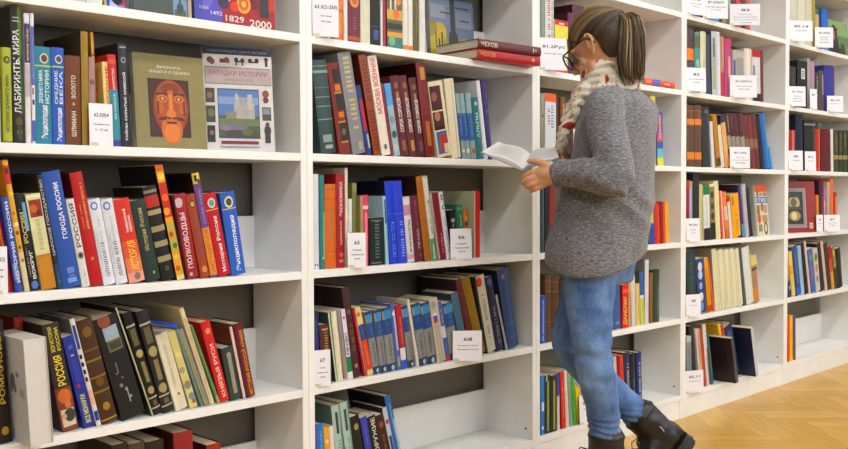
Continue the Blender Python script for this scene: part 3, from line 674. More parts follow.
0.3990 0.016 0.0245 0.1933 0.128 9.08 8e8e8e - 1|b .86 .95 9a9a98;o .5 .9 .4 3a90c8;b .95 1 1c3c60;b .58 .82 1c4a8a;m .62 .78 a0c0e0;b 0 .12 1c3858;o .6 .05 .2 b0c8d8;m .15 .5 4c4c50|grey and navy law code volume, fourth of seven alike
0.4328 0.016 0.0107 0.2132 0.141 11.48 e0dbd0 - 1||tall thin white spine between grey and navy ones
0.4457 0.016 0.0339 0.1956 0.129 9.99 8c8c8c - 1|b .86 .95 9a9a98;o .5 .9 .4 3a90c8;b .95 1 1c3c60;b .58 .82 1c4a8a;m .62 .78 a0c0e0;b 0 .12 1c3858;o .6 .05 .2 b0c8d8;m .15 .5 4c4c50|grey and navy law code volume, fifth of seven alike
0.4821 0.016 0.0364 0.1950 0.129 9.61 8e8e8e - 1|b .86 .95 9a9a98;o .5 .9 .4 3a90c8;b .95 1 1c3c60;b .58 .82 1c4a8a;m .62 .78 a0c0e0;b 0 .12 1c3858;o .6 .05 .2 b0c8d8;m .15 .5 4c4c50|grey and navy law code volume, sixth of seven alike
0.5233 0.016 0.0359 0.2050 0.135 10.69 ccc5b4 - 0|o .45 .72 .3 e8e8f0;r .2 .7 .62 .68 c03028;r .2 .7 .68 .73 3a5ab8;o .4 .9 .3 a8a090;r .3 .4 0 .6 a89c88;r .6 .7 0 .6 a89c88|beige spine with small flag-coloured patch
0.5648 0.016 0.0176 0.1916 0.126 12.07 4a62b0 - 1|b 0 .1 c02838;b .4 .6 d8dce4;m .65 .9 c8d0e8|slim blue spine with red foot and white band
0.5849 0.016 0.0397 0.1857 0.123 10.38 8a8a88 - 1|b .86 .95 9a9a98;o .5 .9 .4 3a90c8;b .95 1 1c3c60;b .58 .82 1c4a8a;m .62 .78 a0c0e0;b 0 .12 1c3858;o .6 .05 .2 b0c8d8;m .15 .5 4c4c50|grey and navy law code volume, last of seven alike
0.6402 0.016 0.0336 0.2186 0.144 14.57 46687a 2a3840 1||slate blue volume behind the tilted shelf card
0.6822 0.016 0.0261 0.2656 0.175 16.24 5e1218 2a0c10 1||tall dark red volume behind the tilted shelf card
0.7159 0.016 0.0389 0.2672 0.176 17.52 8a6a14 3a2c0c 1||tall mustard volume
0.7595 0.016 0.0469 0.2647 0.175 13.48 d2ccb8 20201c 1|o .35 .92 .3 c83c20;r 0 .12 0 1 1c1a18;m .15 .75 8a8476|cream volume with red emblem near the top
0.8104 0.016 0.0359 0.2585 0.171 13.87 1c2340 - 1|o .5 .93 .3 556080;m .1 .6 8890a8|dark navy spine in the right bunch
0.8561 0.016 0.0114 0.1992 0.131 16.24 a8aab0 1c1e28 1|m .1 .9 444|thin grey lettered spine between navy and blue
0.8710 0.016 0.0570 0.2796 0.185 12.50 24406e 151f38 1|r .55 .6 0 .95 4a68a0;o .4 .9 .12 a8642c;r .3 .8 .3 .33 3c5888;r .3 .8 .12 .15 3c5888|tall steel blue volume at the row's right end
# B R5
0.0344 0.016 0.0083 0.2175 0.144 0.25 6a50a0 - 1||thin violet spine under the shelf's left end
0.0473 0.016 0.0222 0.2163 0.143 1.40 2c80c8 - 1|m .2 .9 70b0e0|bright blue short spine
0.0759 0.016 0.0189 0.2040 0.135 3.11 e8a42c - 1|o .5 .8 .3 f0e0b0;m .1 .6 b8701c|short orange yellow spine
0.0999 0.016 0.0151 0.2029 0.134 4.47 e6e2d8 - 1||short white spine before the pale green pair
0.1227 0.016 0.0313 0.2611 0.172 6.54 b4cabc 5c7874 1|r .3 .6 .68 .92 3a4a44;m .2 .6 7a8a80;r .75 1 0 1 6a9a94|pale green volume, left of its matching pair
0.1621 0.016 0.0298 0.2655 0.175 8.16 b4cabc 5c7874 1|r .3 .6 .68 .92 3a4a44;m .2 .6 7a8a80;r .75 1 0 1 6a9a94|pale green volume, right of its matching pair
0.2001 0.016 0.0343 0.2184 0.144 10.10 1e1a14 - 1|o .5 .85 .25 a89868;m .1 .4 8a8048|black volume with small gilt emblem
0.2411 0.016 0.0248 0.2112 0.139 11.68 3c44a4 - 0|b 0 .5 e0c828;m .1 .42 222;m .6 .9 7880d0|blue over yellow volume
0.2688 0.016 0.0313 0.2081 0.137 12.10 17130f - 0|t .45 .97 e8e4d8 .55 .6 ОРУЖИЕ|black volume with white capitals
0.3059 0.016 0.0329 0.2064 0.136 13.32 3a1410 - 1|o .5 .85 .25 8a5a30;m .1 .7 8a5a34|dark brown volume with faint gold emblem
0.3435 0.016 0.0166 0.2285 0.151 14.22 c8d0dc 201c28 1|o .5 .8 .4 c0283c;r .2 .8 .3 .6 2c3c80|thin white and blue spine with a red dot
0.3629 0.016 0.0222 0.2636 0.174 14.69 2c6cac 16242c 1|r .6 .9 0 .7 c0d4e4;m .2 .9 88b8e0|tall bright blue spine last in the row
# C R1
1.0474 0.016 0.0267 0.2983 0.185 0.00 7c8c80 - 1|m .3 .9 a8b8a8|grey green spine above the language card
1.0759 0.016 0.0492 0.2983 0.185 0.00 dcdad6 - 1|m .25 .9 a83c58 .2 .5;m .2 .9 333 .65 .8|white spine with pink and black lettering
1.1281 0.016 0.0768 0.1889 0.125 0.00 e4d84c - 0|b .9 1 b82420;r .3 .7 .92 .95 f0e8d0;b 0 .12 d0501c|yellow volume with red head
1.2079 0.016 0.0305 0.2239 0.148 0.00 5a2850 3c1420 1|m .2 .8 7a4a70|plum spine beside the reader's face
1.2614 0.030 0.0747 0.2616 0.173 1.42 471420 - 1||tall dark maroon volume behind the reader's face
1.3431 0.030 0.0642 0.2508 0.166 1.57 3a3038 - 1||charcoal volume hidden behind the reader's head
# C R2
1.0473 0.016 0.0199 0.2299 0.152 0.00 a09a80 - 1|o .5 .7 .25 554;m .1 .5 776|khaki spine against the left panel
1.0701 0.016 0.0633 0.2420 0.160 0.00 dde0e6 - 0|b .88 1 e0601c;b 0 .06 181414;r .25 .4 0 .06 ddd;m .55 .8 c86a58 .2 .45;m .5 .82 6aa0c8 .5 .8|white volume with orange head
1.1550 0.030 0.0161 0.2277 0.150 0.00 5a2c20 - 1||narrow brown spine beside the white volume
1.1713 0.020 0.0277 0.2348 0.155 0.00 7a4c24 - 1|r .3 .7 .8 .9 b88838;m .3 .6 9a6a30|brown spine with gilt label
1.2127 0.030 0.0485 0.2136 0.141 0.00 3c1014 - 1||dark wine red spine behind the reader's scarf
1.7758 0.016 0.0376 0.2809 0.185 1.91 d8c83c - 1||yellow spine peeping past the reader's shoulder
1.8178 0.016 0.0460 0.2190 0.145 2.40 3c60a8 - 0|b 0 .15 e0d83c;b .15 .32 78c0d8;b .45 .62 c85a80;r .2 .8 .66 .95 b04050;m .5 .95 d8d8e8|patterned blue and pink spine
# C R3
1.0471 0.016 0.0223 0.2705 0.179 0.00 2a4450 - 1|m .2 .9 6a8a98|dark slate spine below the open volume
1.0723 0.016 0.0231 0.2496 0.165 0.00 181a20 - 1||black spine beside the reader's sweater hem
1.1173 0.030 0.0348 0.2357 0.156 0.00 8a2a28 - 1||dull red spine beside the reader's sweater
1.7018 0.020 0.0356 0.1618 0.115 3.25 3a2c28 - 1||dark brown spine peeping past the sweater
1.7380 0.016 0.0300 0.1726 0.115 3.34 1c2a50 - 1|m .1 .4 8aa|navy spine beside the yellow one
1.7702 0.016 0.0337 0.2056 0.136 2.47 e8c81c - 1|b 0 .42 2c4a9c;r .6 .9 .3 .9 3a5aa8|tall yellow and blue spine
1.8084 0.016 0.0381 0.1688 0.115 2.99 cc2c1c - 1|r .4 .7 .1 .9 e0503c|scarlet spine beside the yellow and blue one
1.8495 0.016 0.0229 0.1725 0.115 2.48 8c1c1c - 1||narrow dark red spine
1.8754 0.016 0.0391 0.1722 0.115 1.99 e8a81c - 1|r 0 .25 0 1 d85a1c|orange yellow spine last in the row
# C R4
1.0469 0.016 0.0247 0.1695 0.115 0.00 2a54b8 - 0|m .05 .9 c0d0f0|bright blue spine with white lettering
1.0745 0.016 0.0379 0.2421 0.160 0.00 5a4028 - 1|b .9 .91 8a7048;b .75 .76 8a7048;b .3 .31 8a7048|brown antique volume, left of its matching pair
1.1153 0.016 0.0391 0.2359 0.156 0.00 54381f - 1|b .9 .91 8a7048;b .75 .76 8a7048;b .3 .31 8a7048|brown antique volume, right of its matching pair
1.1634 0.020 0.0357 0.2179 0.144 0.00 3a2418 - 1||dark brown volume touching the reader's jeans
1.4771 0.016 0.0808 0.2267 0.150 3.59 3c5c94 - 1|r .5 .8 .08 .12 8aa0c8|blue volume beside the reader's thigh
1.5622 0.016 0.0441 0.1719 0.115 0.00 cc2018 - 0|t .08 .72 f0d070 .7 .5 ДАНЕЛИЯ;b .8 .9 e86040|red spine with bold yellow capitals
1.6098 0.016 0.0195 0.1763 0.116 0.16 c8a878 - 1|m .1 .8 8a5a40|slim beige spine
1.6342 0.016 0.0270 0.2029 0.134 1.61 dcd6d4 a8a8a0 1||white spine near the middle of the row
1.6648 0.016 0.0303 0.1688 0.115 1.79 e0c878 - 1|m .1 .6 b89a50|pale yellow spine
1.6972 0.016 0.0292 0.2151 0.142 2.29 2c5aa8 4c5a24 1|b 0 .5 c8c860;b .5 .56 e0e0e8;m .1 .45 6a9a50|blue over yellow green spine
1.7292 0.016 0.0295 0.2612 0.172 0.00 dcdadc 888a88 1||tall white spine
1.7669 0.016 0.0231 0.2063 0.136 0.00 8a5a24 - 1||narrow brown spine beside the green one
1.7936 0.016 0.0474 0.2169 0.143 0.00 2c4034 - 1|m .15 .75 7a9080 .55 .8|dark green volume last in the row
# C R5
1.0467 0.016 0.0195 0.2122 0.140 0.00 2c7cc0 - 0|r .2 .9 .4 .55 d8e8f0;o .5 .12 .3 d8e8f0|bright blue spine against the left panel
1.0698 0.016 0.0320 0.2093 0.138 0.00 1c2a20 - 0|r .4 .7 .04 .9 98a048;r .2 .4 .9 1 c8d0c0|black green volume with yellow stripe, left of its pair
1.1047 0.016 0.0349 0.2044 0.135 0.02 1c2a20 - 0|r .4 .7 .04 .9 98a048|black green volume with yellow stripe, right of its pair
1.1428 0.016 0.0178 0.2099 0.139 0.81 d8d0d4 - 1|b .6 1 3c4ca8|thin white and blue spine
1.1702 0.016 0.0236 0.2116 0.140 3.32 cc2820 - 0|m .2 .8 f0a080|red spine with pale lettering
1.1991 0.016 0.0192 0.2117 0.140 4.64 e0dcd0 - 1||thin cream spine next to the red one
1.2208 0.016 0.0191 0.2047 0.135 5.01 98a890 - 1|m .2 .8 6a7a60|thin sage grey spine
1.2439 0.016 0.0210 0.2096 0.138 5.96 40a038 - 1||bright grass green spine
1.2713 0.016 0.0156 0.1396 0.115 8.37 e8cc28 - 0|b 0 .1 2a50a0;m .1 .7 a88a10|short yellow spine by the half hidden card
1.2909 0.016 0.0180 0.1372 0.115 9.92 e0c830 - 1||second short yellow spine by the half hidden card
1.5408 0.030 0.0217 0.2172 0.143 4.22 d8d4d0 - 1||white spine beyond the reader's knee
1.5632 0.016 0.0259 0.2218 0.146 4.33 c83828 - 1||red spine beyond the reader's knee
1.5894 0.016 0.0427 0.2281 0.151 3.45 1c2850 14182c 1|m .2 .8 c0c8e0|navy volume with white lettering beyond the reader's knee
1.6359 0.016 0.0329 0.2192 0.145 2.93 181c28 - 1|m .1 .6 6a7a98|near-black spine beyond the reader's knee
1.6731 0.016 0.0401 0.2182 0.144 2.23 1a2c70 10142c 1|m .1 .8 c8d4f0|deep blue spine last in the row
# D R0
2.0576 0.016 0.0586 0.2536 0.167 0.14 2c3468 - 1||navy spine behind the overlapping white cards
2.1222 0.016 0.0543 0.2640 0.174 1.40 34408c - 1||blue spine behind the overlapping white cards
2.1859 0.016 0.0703 0.2834 0.185 0.16 8c4440 - 1||brick spine behind the second white card
2.2626 0.016 0.0753 0.2815 0.185 1.38 4c98c8 - 1||sky blue spine behind the second white card
2.3432 0.016 0.0723 0.2816 0.185 1.51 4a2c24 - 1|o .5 .06 .3 a07858|dark brown spine behind the second white card
2.4208 0.016 0.0279 0.2826 0.185 2.07 98c8a0 - 1||thin mint green spine between the cards
2.4561 0.016 0.0428 0.2823 0.185 1.58 6a2830 - 1||wine red spine behind the rightmost card
2.5024 0.016 0.0435 0.2825 0.185 1.47 c83440 - 1||scarlet spine behind the rightmost card
2.5503 0.016 0.0424 0.2818 0.185 2.31 4a2028 - 1||very dark red spine behind the rightmost card
2.5963 0.016 0.0469 0.2819 0.185 2.12 b85848 - 1||brick red spine last in the row
# D R1
2.0563 0.016 0.0570 0.2738 0.181 0.00 4a2e34 - 1|b .5 .68 e07c20;m .7 .95 6a4c54;m .2 .45 8a7078|plum volume with orange band
2.1199 0.016 0.0495 0.2602 0.172 0.00 4c8c88 - 1|b .75 .95 586048;o .5 .5 .3 98c0b8;m .1 .4 c8d8d0|teal picture spine
2.1717 0.016 0.0469 0.2704 0.178 0.37 d8d4b0 - 1|m .2 .6 aaa68a|cream spine above the card
2.2278 0.016 0.0391 0.2631 0.174 2.31 34384c 34384c 1||slate spine beside the pale one
2.2711 0.016 0.0761 0.2815 0.185 2.83 c4ccd4 4c5460 0|r .1 .5 .1 .8 a8ac98;r .7 1 0 1 dde0e8;r .2 .4 .6 .9 5a6270|pale grey blue volume
2.3516 0.016 0.0395 0.2690 0.178 2.65 b87a6c - 1|b 0 .4 b02838;r .5 .8 .5 1 d8b0a0|dull rose spine with red foot
2.3956 0.016 0.0640 0.2653 0.175 2.12 b84878 - 1|r .4 .8 0 .7 e0a0b0;b .88 1 c02c68|magenta pink spine
2.4651 0.016 0.1151 0.2191 0.145 2.00 b8b4ac - 0|r .3 .9 .2 .85 9c9c94;r .05 .25 .3 .8 5a5a90|broad grey picture spine
2.5849 0.016 0.0733 0.2408 0.159 2.47 dcd2c2 - 1|r .3 .6 0 1 e8e0d8|broad cream spine behind the right card
2.6640 0.016 0.0804 0.2420 0.160 3.25 dcd8dc - 0|b .86 1 b01c1c;b 0 .15 2c1c1c;r .1 .3 .3 .7 5a6a80|white spine with red head
2.7494 0.016 0.0323 0.2487 0.164 2.59 6c1c1c - 1||thin dark red spine last in the row
# D R2
2.0634 0.016 0.0589 0.2633 0.174 1.25 5e3c24 - 1|b .68 .78 d8801c;b .12 .24 d8801c;b .9 .92 8a5a34;m .3 .62 4a4a58;m .8 .9 8a5a34|brown volume with orange bands, left of its matching pair
2.1264 0.016 0.0594 0.2673 0.176 1.29 5e3c24 - 1|b .68 .78 d8801c;b .12 .24 d8801c;b .9 .92 8a5a34;m .3 .62 4a4a58;m .8 .9 8a5a34|brown volume with orange bands, right of its matching pair
2.1969 0.016 0.0676 0.2630 0.174 3.62 1e2328 - 1|m .1 .9 5a6268 .7 .9;r .3 .8 .9 .95 667|black volume beside the orange-banded pair
2.2802 0.016 0.0281 0.2040 0.135 7.84 dfdde0 - 1||white spine beside the black volume
2.3210 0.016 0.0357 0.2372 0.157 11.11 b8841c - 0|b .03 .18 40301c;m .2 .9 8a6414|golden yellow spine
2.3634 0.016 0.0354 0.1917 0.127 12.76 dcd6c4 - 1||short cream spine
2.4033 0.016 0.0421 0.2432 0.160 12.90 e0a868 20264a 1|b .85 1 20264a;b 0 .2 e89858|peach coloured spine under a navy head
2.4499 0.016 0.0295 0.2517 0.166 12.55 4c2026 - 1|b .35 .6 a89c84;m .65 .95 e0c0b0|maroon set volume, nearest the peach spine
2.4837 0.016 0.0404 0.2525 0.167 12.61 4a1e26 - 1|b .36 .58 989080;m .65 .95 7a4a50|maroon set volume, second of its run
2.5287 0.016 0.0410 0.2551 0.168 12.68 50222a - 1|b .36 .58 989080;m .65 .95 7a4a50|maroon set volume, third of its run
2.5744 0.016 0.0417 0.2575 0.170 12.12 4a1e26 - 1|b .36 .58 989080;m .65 .95 7a4a50|maroon set volume, fourth of its run
2.6207 0.016 0.0412 0.2512 0.166 12.83 6e2c2c - 1|b .38 .56 8c6a54;m .65 .95 8a4a40|maroon set volume, fifth of its run
2.6667 0.016 0.0398 0.2539 0.168 12.68 722e2c - 1|b .38 .56 8c6a54;m .65 .95 8a4a40|maroon set volume, sixth of its run
2.7113 0.016 0.0374 0.2567 0.169 12.72 6a2828 - 1|b .38 .56 8c6a54;m .65 .95 8a4a40|maroon set volume, last of its run
2.7539 0.016 0.0392 0.2544 0.168 13.60 22181c - 1||black spine beside the blue one
2.7992 0.016 0.0543 0.2696 0.178 13.72 2468b0 12203c 1|r .5 .9 0 1 3a84cc|tall blue spine
2.8668 0.016 0.0234 0.1113 0.115 19.50 4898d8 - 1||short light blue spine last in the row
# D R3
2.0630 0.016 0.0197 0.2645 0.175 0.14 9c1c34 - 1|b .85 1 a84838|crimson spine against the left panel
2.0870 0.016 0.0238 0.2604 0.172 1.01 b8bcd8 - 1|b .85 1 c89880;m .1 .8 5060a0|pale lilac spine beside the crimson one
2.1140 0.016 0.0514 0.2950 0.185 0.00 15171e - 1||tall black spine
2.1695 0.016 0.0258 0.2479 0.164 0.76 c8c47c - 1||thin khaki spine beside the tall black one
2.2051 0.016 0.0552 0.2378 0.157 3.06 e4e4e0 - 0|b .84 1 1c7840;b 0 .22 181818;r .3 .7 .25 .8 d4d8d4|white spine with green head and black foot
2.2664 0.016 0.0458 0.2472 0.163 4.41 8a8058 - 0|b 0 .3 1a1a1a;o .5 .8 .3 3a3a28;o .5 .6 .3 4a4430;o .5 .42 .3 3c3828;b .95 1 e0dcb0|brown and black picture spine
2.3200 0.016 0.0440 0.2608 0.172 6.05 e4e0ac - 1||tall cream yellow spine
2.3760 0.016 0.0320 0.2170 0.143 9.01 d85a4c - 1|r .3 .6 0 1 f0c0a8|coral red spine
2.4161 0.016 0.0309 0.2137 0.141 10.98 e0842c - 1|b .4 .7 d8c098;b 0 .2 c86a18|orange spine beside the coral one
2.4511 0.016 0.0270 0.1815 0.120 10.30 e4dcd8 a82020 1|b .94 1 a82020|slim white spine between two orange ones
2.4831 0.016 0.0772 0.2001 0.132 9.59 eca81c - 1|m .1 .5 c07c10;r .1 .3 .75 .95 a87a30|bright yellow orange volume
2.5724 0.016 0.0330 0.2516 0.166 12.35 4a3470 2a2044 1|b .02 .25 4898c8;r .6 1 0 1 a090c0|purple spine with light blue foot
2.6101 0.016 0.0334 0.2511 0.166 11.07 c4c2c8 - 1|m .1 .9 9a98a0|pale grey spine beside the purple one
2.6520 0.016 0.0303 0.2336 0.154 12.87 181418 - 1||black spine beside the picture-covered volume
# D R4
2.0650 0.016 0.0765 0.2826 0.185 2.75 243c3c - 0|m .3 .9 4a6460|dark sea green volume
2.1555 0.016 0.0708 0.2418 0.160 5.96 24407c - 0|o .5 .85 .25 e8e8e8;o .5 .7 .25 c8d0e8;o .5 .5 .2 a8b8e0;o .5 .3 .25 e0e4f0;o .5 .12 .25 7aa0d8|blue volume with white ornament
2.2473 0.016 0.0340 0.2454 0.162 10.69 d89824 - 0|b 0 .12 b84c1c;m .2 .8 a8701c|golden yellow spine beside the ornamented blue one
2.2953 0.016 0.0153 0.2313 0.153 13.85 d8583c - 1||thin orange red spine
2.3148 0.016 0.0380 0.2813 0.185 7.68 e0dab8 a8a48c 1||tall cream spine, first of the cream set
2.3565 0.016 0.0564 0.2738 0.181 8.23 e4deba - 1|r .2 .3 0 1 c8c29c|cream set volume, second from its left
2.4193 0.016 0.0510 0.2721 0.180 9.40 e6e0be - 1|r .2 .3 0 1 c8c29c|cream set volume, third from its left
2.4748 0.016 0.0542 0.2743 0.181 10.11 e4deba - 1|r .2 .3 0 1 c8c29c|cream set volume, fourth from its left
2.5340 0.016 0.0508 0.2721 0.180 10.86 e6e0c0 - 1|r .2 .3 0 1 c8c29c|cream set volume, last of its set
2.5952 0.016 0.0242 0.2742 0.181 12.69 4c5450 - 1||dark grey spine between cream and white
2.6238 0.016 0.0709 0.2772 0.183 12.45 dce0e0 - 1|r .7 1 0 1 e4d8b0|broad white volume beside the dark grey spine
2.7012 0.016 0.0593 0.2304 0.152 11.46 a8806c d8d070 1|b .8 1 d8cc78;b .05 .32 c8842c;r .8 1 0 1 e0c8b0;b .7 .75 4a3020|brown and yellow volume last in the row
# D R5
2.0672 0.016 0.0387 0.2386 0.157 2.61 8a9494 - 0|b .9 1 c8d0d0;m .2 .8 4a5454|grey picture volume above the card
2.1265 0.020 0.0376 0.2822 0.185 7.38 1c2224 - 1||black volume behind the grey picture one
2.1756 0.016 0.0344 0.2634 0.174 9.72 d8ccd0 - 0|m .4 .9 9a4a6a;r .6 1 0 1 e0a060|pale pink patterned spine
2.2160 0.016 0.0230 0.2647 0.175 10.81 b84420 - 1||narrow rust orange spine
2.2428 0.016 0.0307 0.2815 0.185 9.48 dcd8d4 9a9a98 1|r .5 1 .0 .6 c04030|tall white spine with red edge
2.2836 0.016 0.0216 0.2358 0.156 11.72 1c6468 - 1|m .2 .8 80b8b8|teal spine beside the big brown volume
# E R0
3.0683 0.016 0.0877 0.2818 0.185 1.08 d8d4c0 - 1||cream volume against the left panel
3.1603 0.016 0.0926 0.2809 0.185 1.60 dcd8c4 ccc 1||wide ivory spine behind the left card
3.2572 0.016 0.0764 0.2813 0.185 1.66 d4d0bc - 1||beige spine behind the left card
3.3381 0.016 0.0399 0.2823 0.185 1.71 a89c40 - 1||olive yellow spine between the cards
3.4178 0.030 0.0449 0.2170 0.143 2.78 dcb078 - 1|b .85 1 4a6a40|peach coloured spine behind the small card
3.4632 0.016 0.0861 0.2192 0.145 2.86 1c68c0 - 1|b .9 1 1858a8;b 0 .3 4898d8|bright blue volume behind the small card
# E R1
3.0686 0.016 0.0759 0.2031 0.134 1.07 2c2428 - 1|m .2 .9 5a4a50|charcoal spine behind the left card
3.1511 0.016 0.1245 0.2410 0.159 1.12 111214 - 0|r .4 .75 .62 .84 e4e4e0;m .66 .8 555 .48 .66|black volume with white library sticker
3.2824 0.016 0.0368 0.2638 0.174 1.99 a4a8a0 - 1||grey green spine
3.3223 0.016 0.0525 0.2525 0.167 1.37 b890b0 - 1|b 0 .3 8a80b0|lilac pink spine
3.3806 0.016 0.0467 0.1991 0.131 2.96 2c3c30 - 1|m .3 .9 b8b8a8|dark green spine with pale lettering
3.4319 0.016 0.0646 0.2136 0.141 3.33 4a3c40 - 1|r .6 .9 .4 .9 a8a0a0|grey brown spine
3.5025 0.016 0.1379 0.2483 0.164 2.83 2c3490 - 1|r .85 1 0 1 6a4a70;b .9 1 282c80|deep blue volume last in the row
# E R2
3.0746 0.016 0.0702 0.2029 0.134 1.07 a81c20 - 1|r .4 .6 .0 1 d8a090|scarlet short volume against the left panel
3.1513 0.016 0.0877 0.2873 0.185 2.30 141c38 10182e 1||tall dark navy volume
3.2458 0.016 0.1397 0.2620 0.173 1.97 17191c - 0|b .9 .93 9a9a90;r .85 .92 0 1 6a6a60|broad black volume above the card
3.3925 0.016 0.0614 0.2226 0.147 1.90 b8301c - 1|r .6 .8 0 1 e08060|rust red spine beside the black volume
3.4611 0.016 0.1324 0.2257 0.149 2.27 5a1020 - 1||wide wine red volume
3.5996 0.016 0.0348 0.2310 0.152 3.70 e0dcd8 - 1||thin white spine beside the wine red volume
3.6406 0.016 0.0560 0.2267 0.150 3.78 3c4028 - 1|b .3 .4 a09058;m .5 .9 8a8048|olive green set volume, leftmost of four alike
3.7015 0.016 0.0570 0.2296 0.152 3.48 2c3824 - 1|b .3 .4 a09058;m .5 .9 8a8048|olive green set volume, second of four alike
3.7635 0.016 0.0580 0.2325 0.153 3.18 343c26 - 1|b .3 .4 a09058;m .5 .9 8a8048|olive green set volume, third of four alike
3.8279 0.016 0.0576 0.2354 0.155 3.22 2c3824 - 1|b .3 .4 a09058;m .5 .9 8a8048|olive green set volume, last of four alike
# E R3
3.4188 0.016 0.0292 0.1953 0.129 3.14 d8882c - 1||slim orange spine beside the framed picture volume
3.4513 0.016 0.0585 0.2703 0.178 2.65 54203c 3c1428 1|m .2 .8 8a5a70|plum volume beside the framed picture one
3.5171 0.016 0.0327 0.2333 0.154 2.93 d8a0a0 - 1|b .7 1 b87898;r .4 .7 0 .8 3a4a70|pale rose spine
3.5545 0.016 0.0399 0.2656 0.175 2.20 c8b4a4 - 1|r .6 1 0 1 88a0a8|beige grey spine
3.6004 0.016 0.0431 0.2812 0.185 3.28 e0742c - 1||bright orange spine
3.6497 0.016 0.0478 0.2048 0.135 4.43 a8282c - 1|r .3 .7 .1 .9 e0a040|short red and gold spine last in the row
# E R4
3.0807 0.016 0.0336 0.0787 0.115 14.91 30344c - 1|o .5 .6 .3 a8b0c0;b 0 .2 4a3c80|short navy spine at the shelf's left end
3.1220 0.016 0.0390 0.2326 0.154 12.82 e8cc74 - 1|b .5 .7 e0a030|thin yellow spine
3.1698 0.016 0.0533 0.2621 0.173 14.48 2c5288 - 0|m .2 .9 7a98c0;b 0 .15 2c68c0|blue volume with pale lettering
3.2306 0.016 0.0404 0.2585 0.171 12.30 a8c8e0 - 1|m .2 .8 7aa0c8|light blue spine
3.2819 0.016 0.0386 0.2750 0.181 14.27 2c1c1a - 1||dark brown spine beside the light blue one
3.3262 0.016 0.0227 0.2858 0.185 14.16 d8ccc4 - 1||thin white spine
3.3553 0.016 0.0489 0.2383 0.157 14.60 5a6aa8 - 0|b 0 .15 2c68c0;o .5 .8 .3 6aa868;m .3 .6 a88ac0|blue violet picture spine
3.4104 0.016 0.0542 0.2329 0.154 11.82 d4ccbc - 0|o .5 .8 .35 3a8a40;o .5 .55 .35 c09070;o .5 .3 .3 8a90b0|cream picture spine with green patch
3.4748 0.016 0.0528 0.2645 0.175 13.79 281a18 - 1||deep brown spine right of the picture pair
3.5364 0.016 0.0317 0.2776 0.183 15.20 d4bcb4 - 1||thin pinkish white spine
3.5741 0.016 0.0428 0.2630 0.174 14.85 3c3028 2c2420 1||grey brown spine
3.6231 0.016 0.0396 0.2430 0.160 13.92 c85a2c - 1|b .7 1 a82430;b 0 .4 c8a040|red and gold spine
3.6733 0.016 0.0401 0.2376 0.157 16.03 8a7c48 - 0|m .05 .6 e0d8c0;o .5 .85 .4 c8a858;b 0 .5 3a3028|ochre spine with white lettering at the foot
3.7202 0.016 0.0564 0.2242 0.148 11.21 24281c - 1||dark olive volume last in the row
# E R5
3.0669 0.016 0.0288 0.2343 0.155 1.06 cc4420 - 1|m .1 .9 e88030|orange red paperback against the left panel
3.0998 0.016 0.0350 0.2314 0.153 1.66 ecbc20 - 1|m .1 .9 c89010|yellow paperback between orange and purple
3.1390 0.016 0.0294 0.2276 0.150 1.40 6a4c8c - 1|b 0 .5 6a5a60|purple paperback last of three
# D R5b
2.3794 -0.050 0.0236 0.2143 0.200 13.95 4a4c50 2a1c20 0||big dark brown album jutting out over the shelf edge
2.4218 0.016 0.0238 0.2777 0.183 18.29 e0b42c - 1|r .2 .5 0 1 f0d060|tall yellow spine behind the big brown album
2.4533 0.016 0.0261 0.2713 0.179 19.47 b8482c - 1|m .2 .8 e0a080|rust red spine behind the big brown album
2.4857 0.016 0.0745 0.2559 0.169 20.35 22304c - 1|o .5 .8 .3 4a5a80;m .1 .6 5a6a90|dark blue volume between the two jutting albums
2.5867 -0.045 0.0272 0.2388 0.200 14.10 c8ccd0 1c2444 0||big navy album jutting out over the shelf edge
# A R4b
-0.7827 -0.060 0.0484 0.2286 0.170 3.14 dedbd8 dad6d4 0f||thick white volume set with its page edges outward
'''
unit, row = 'A', 1
for line in TABLE.strip().split('\n'):
    if line.startswith('# '):
        unit, row = line[2], int(line[5])
        continue
    head, des, desc = line.split('|')
    f = head.split()
    x, ysp, t, h, D, a = map(float, f[:6])
    bk = book(t, h, D, f[6], f[7], f[8], des, desc)
    z = TOPZ[row] + (t * math.sin(R(-a)) if a < 0 else 0)
    bk.location = (x, ysp, z + .0002)
    bk.rotation_euler = (0, R(-a), 0)
    s_, u_ = place(unit, row)
    tag(bk, '%s, %s shelf, %s' % (desc, s_, u_), 'book', 'books on the %s shelf of the %s' % (s_, u_))
    if 'page edges outward' in desc:
        m = MB()
        for (yy, zz, ry, rz, c) in ((.07, .135, .012, .016, '6a6664'), (.078, .12, .008, .012, '8a8684'), (.06, .118, .007, .01, '777472'), (.045, .15, .009, .006, '8c8886')):
            m.face([(-.0004, yy + ry * math.cos(-i * math.pi / 6), zz + rz * math.sin(-i * math.pi / 6)) for i in range(12)], c)
        m.build('crest', M_FOIL, bk)
        m = MB()
        put_text(m, 'ВИД', lambda x_, y_: (-.0005, .035 - x_ * .02, .10 + y_ * .022), '8a8684')
        m.build('title_lettering', M_FOIL, bk)


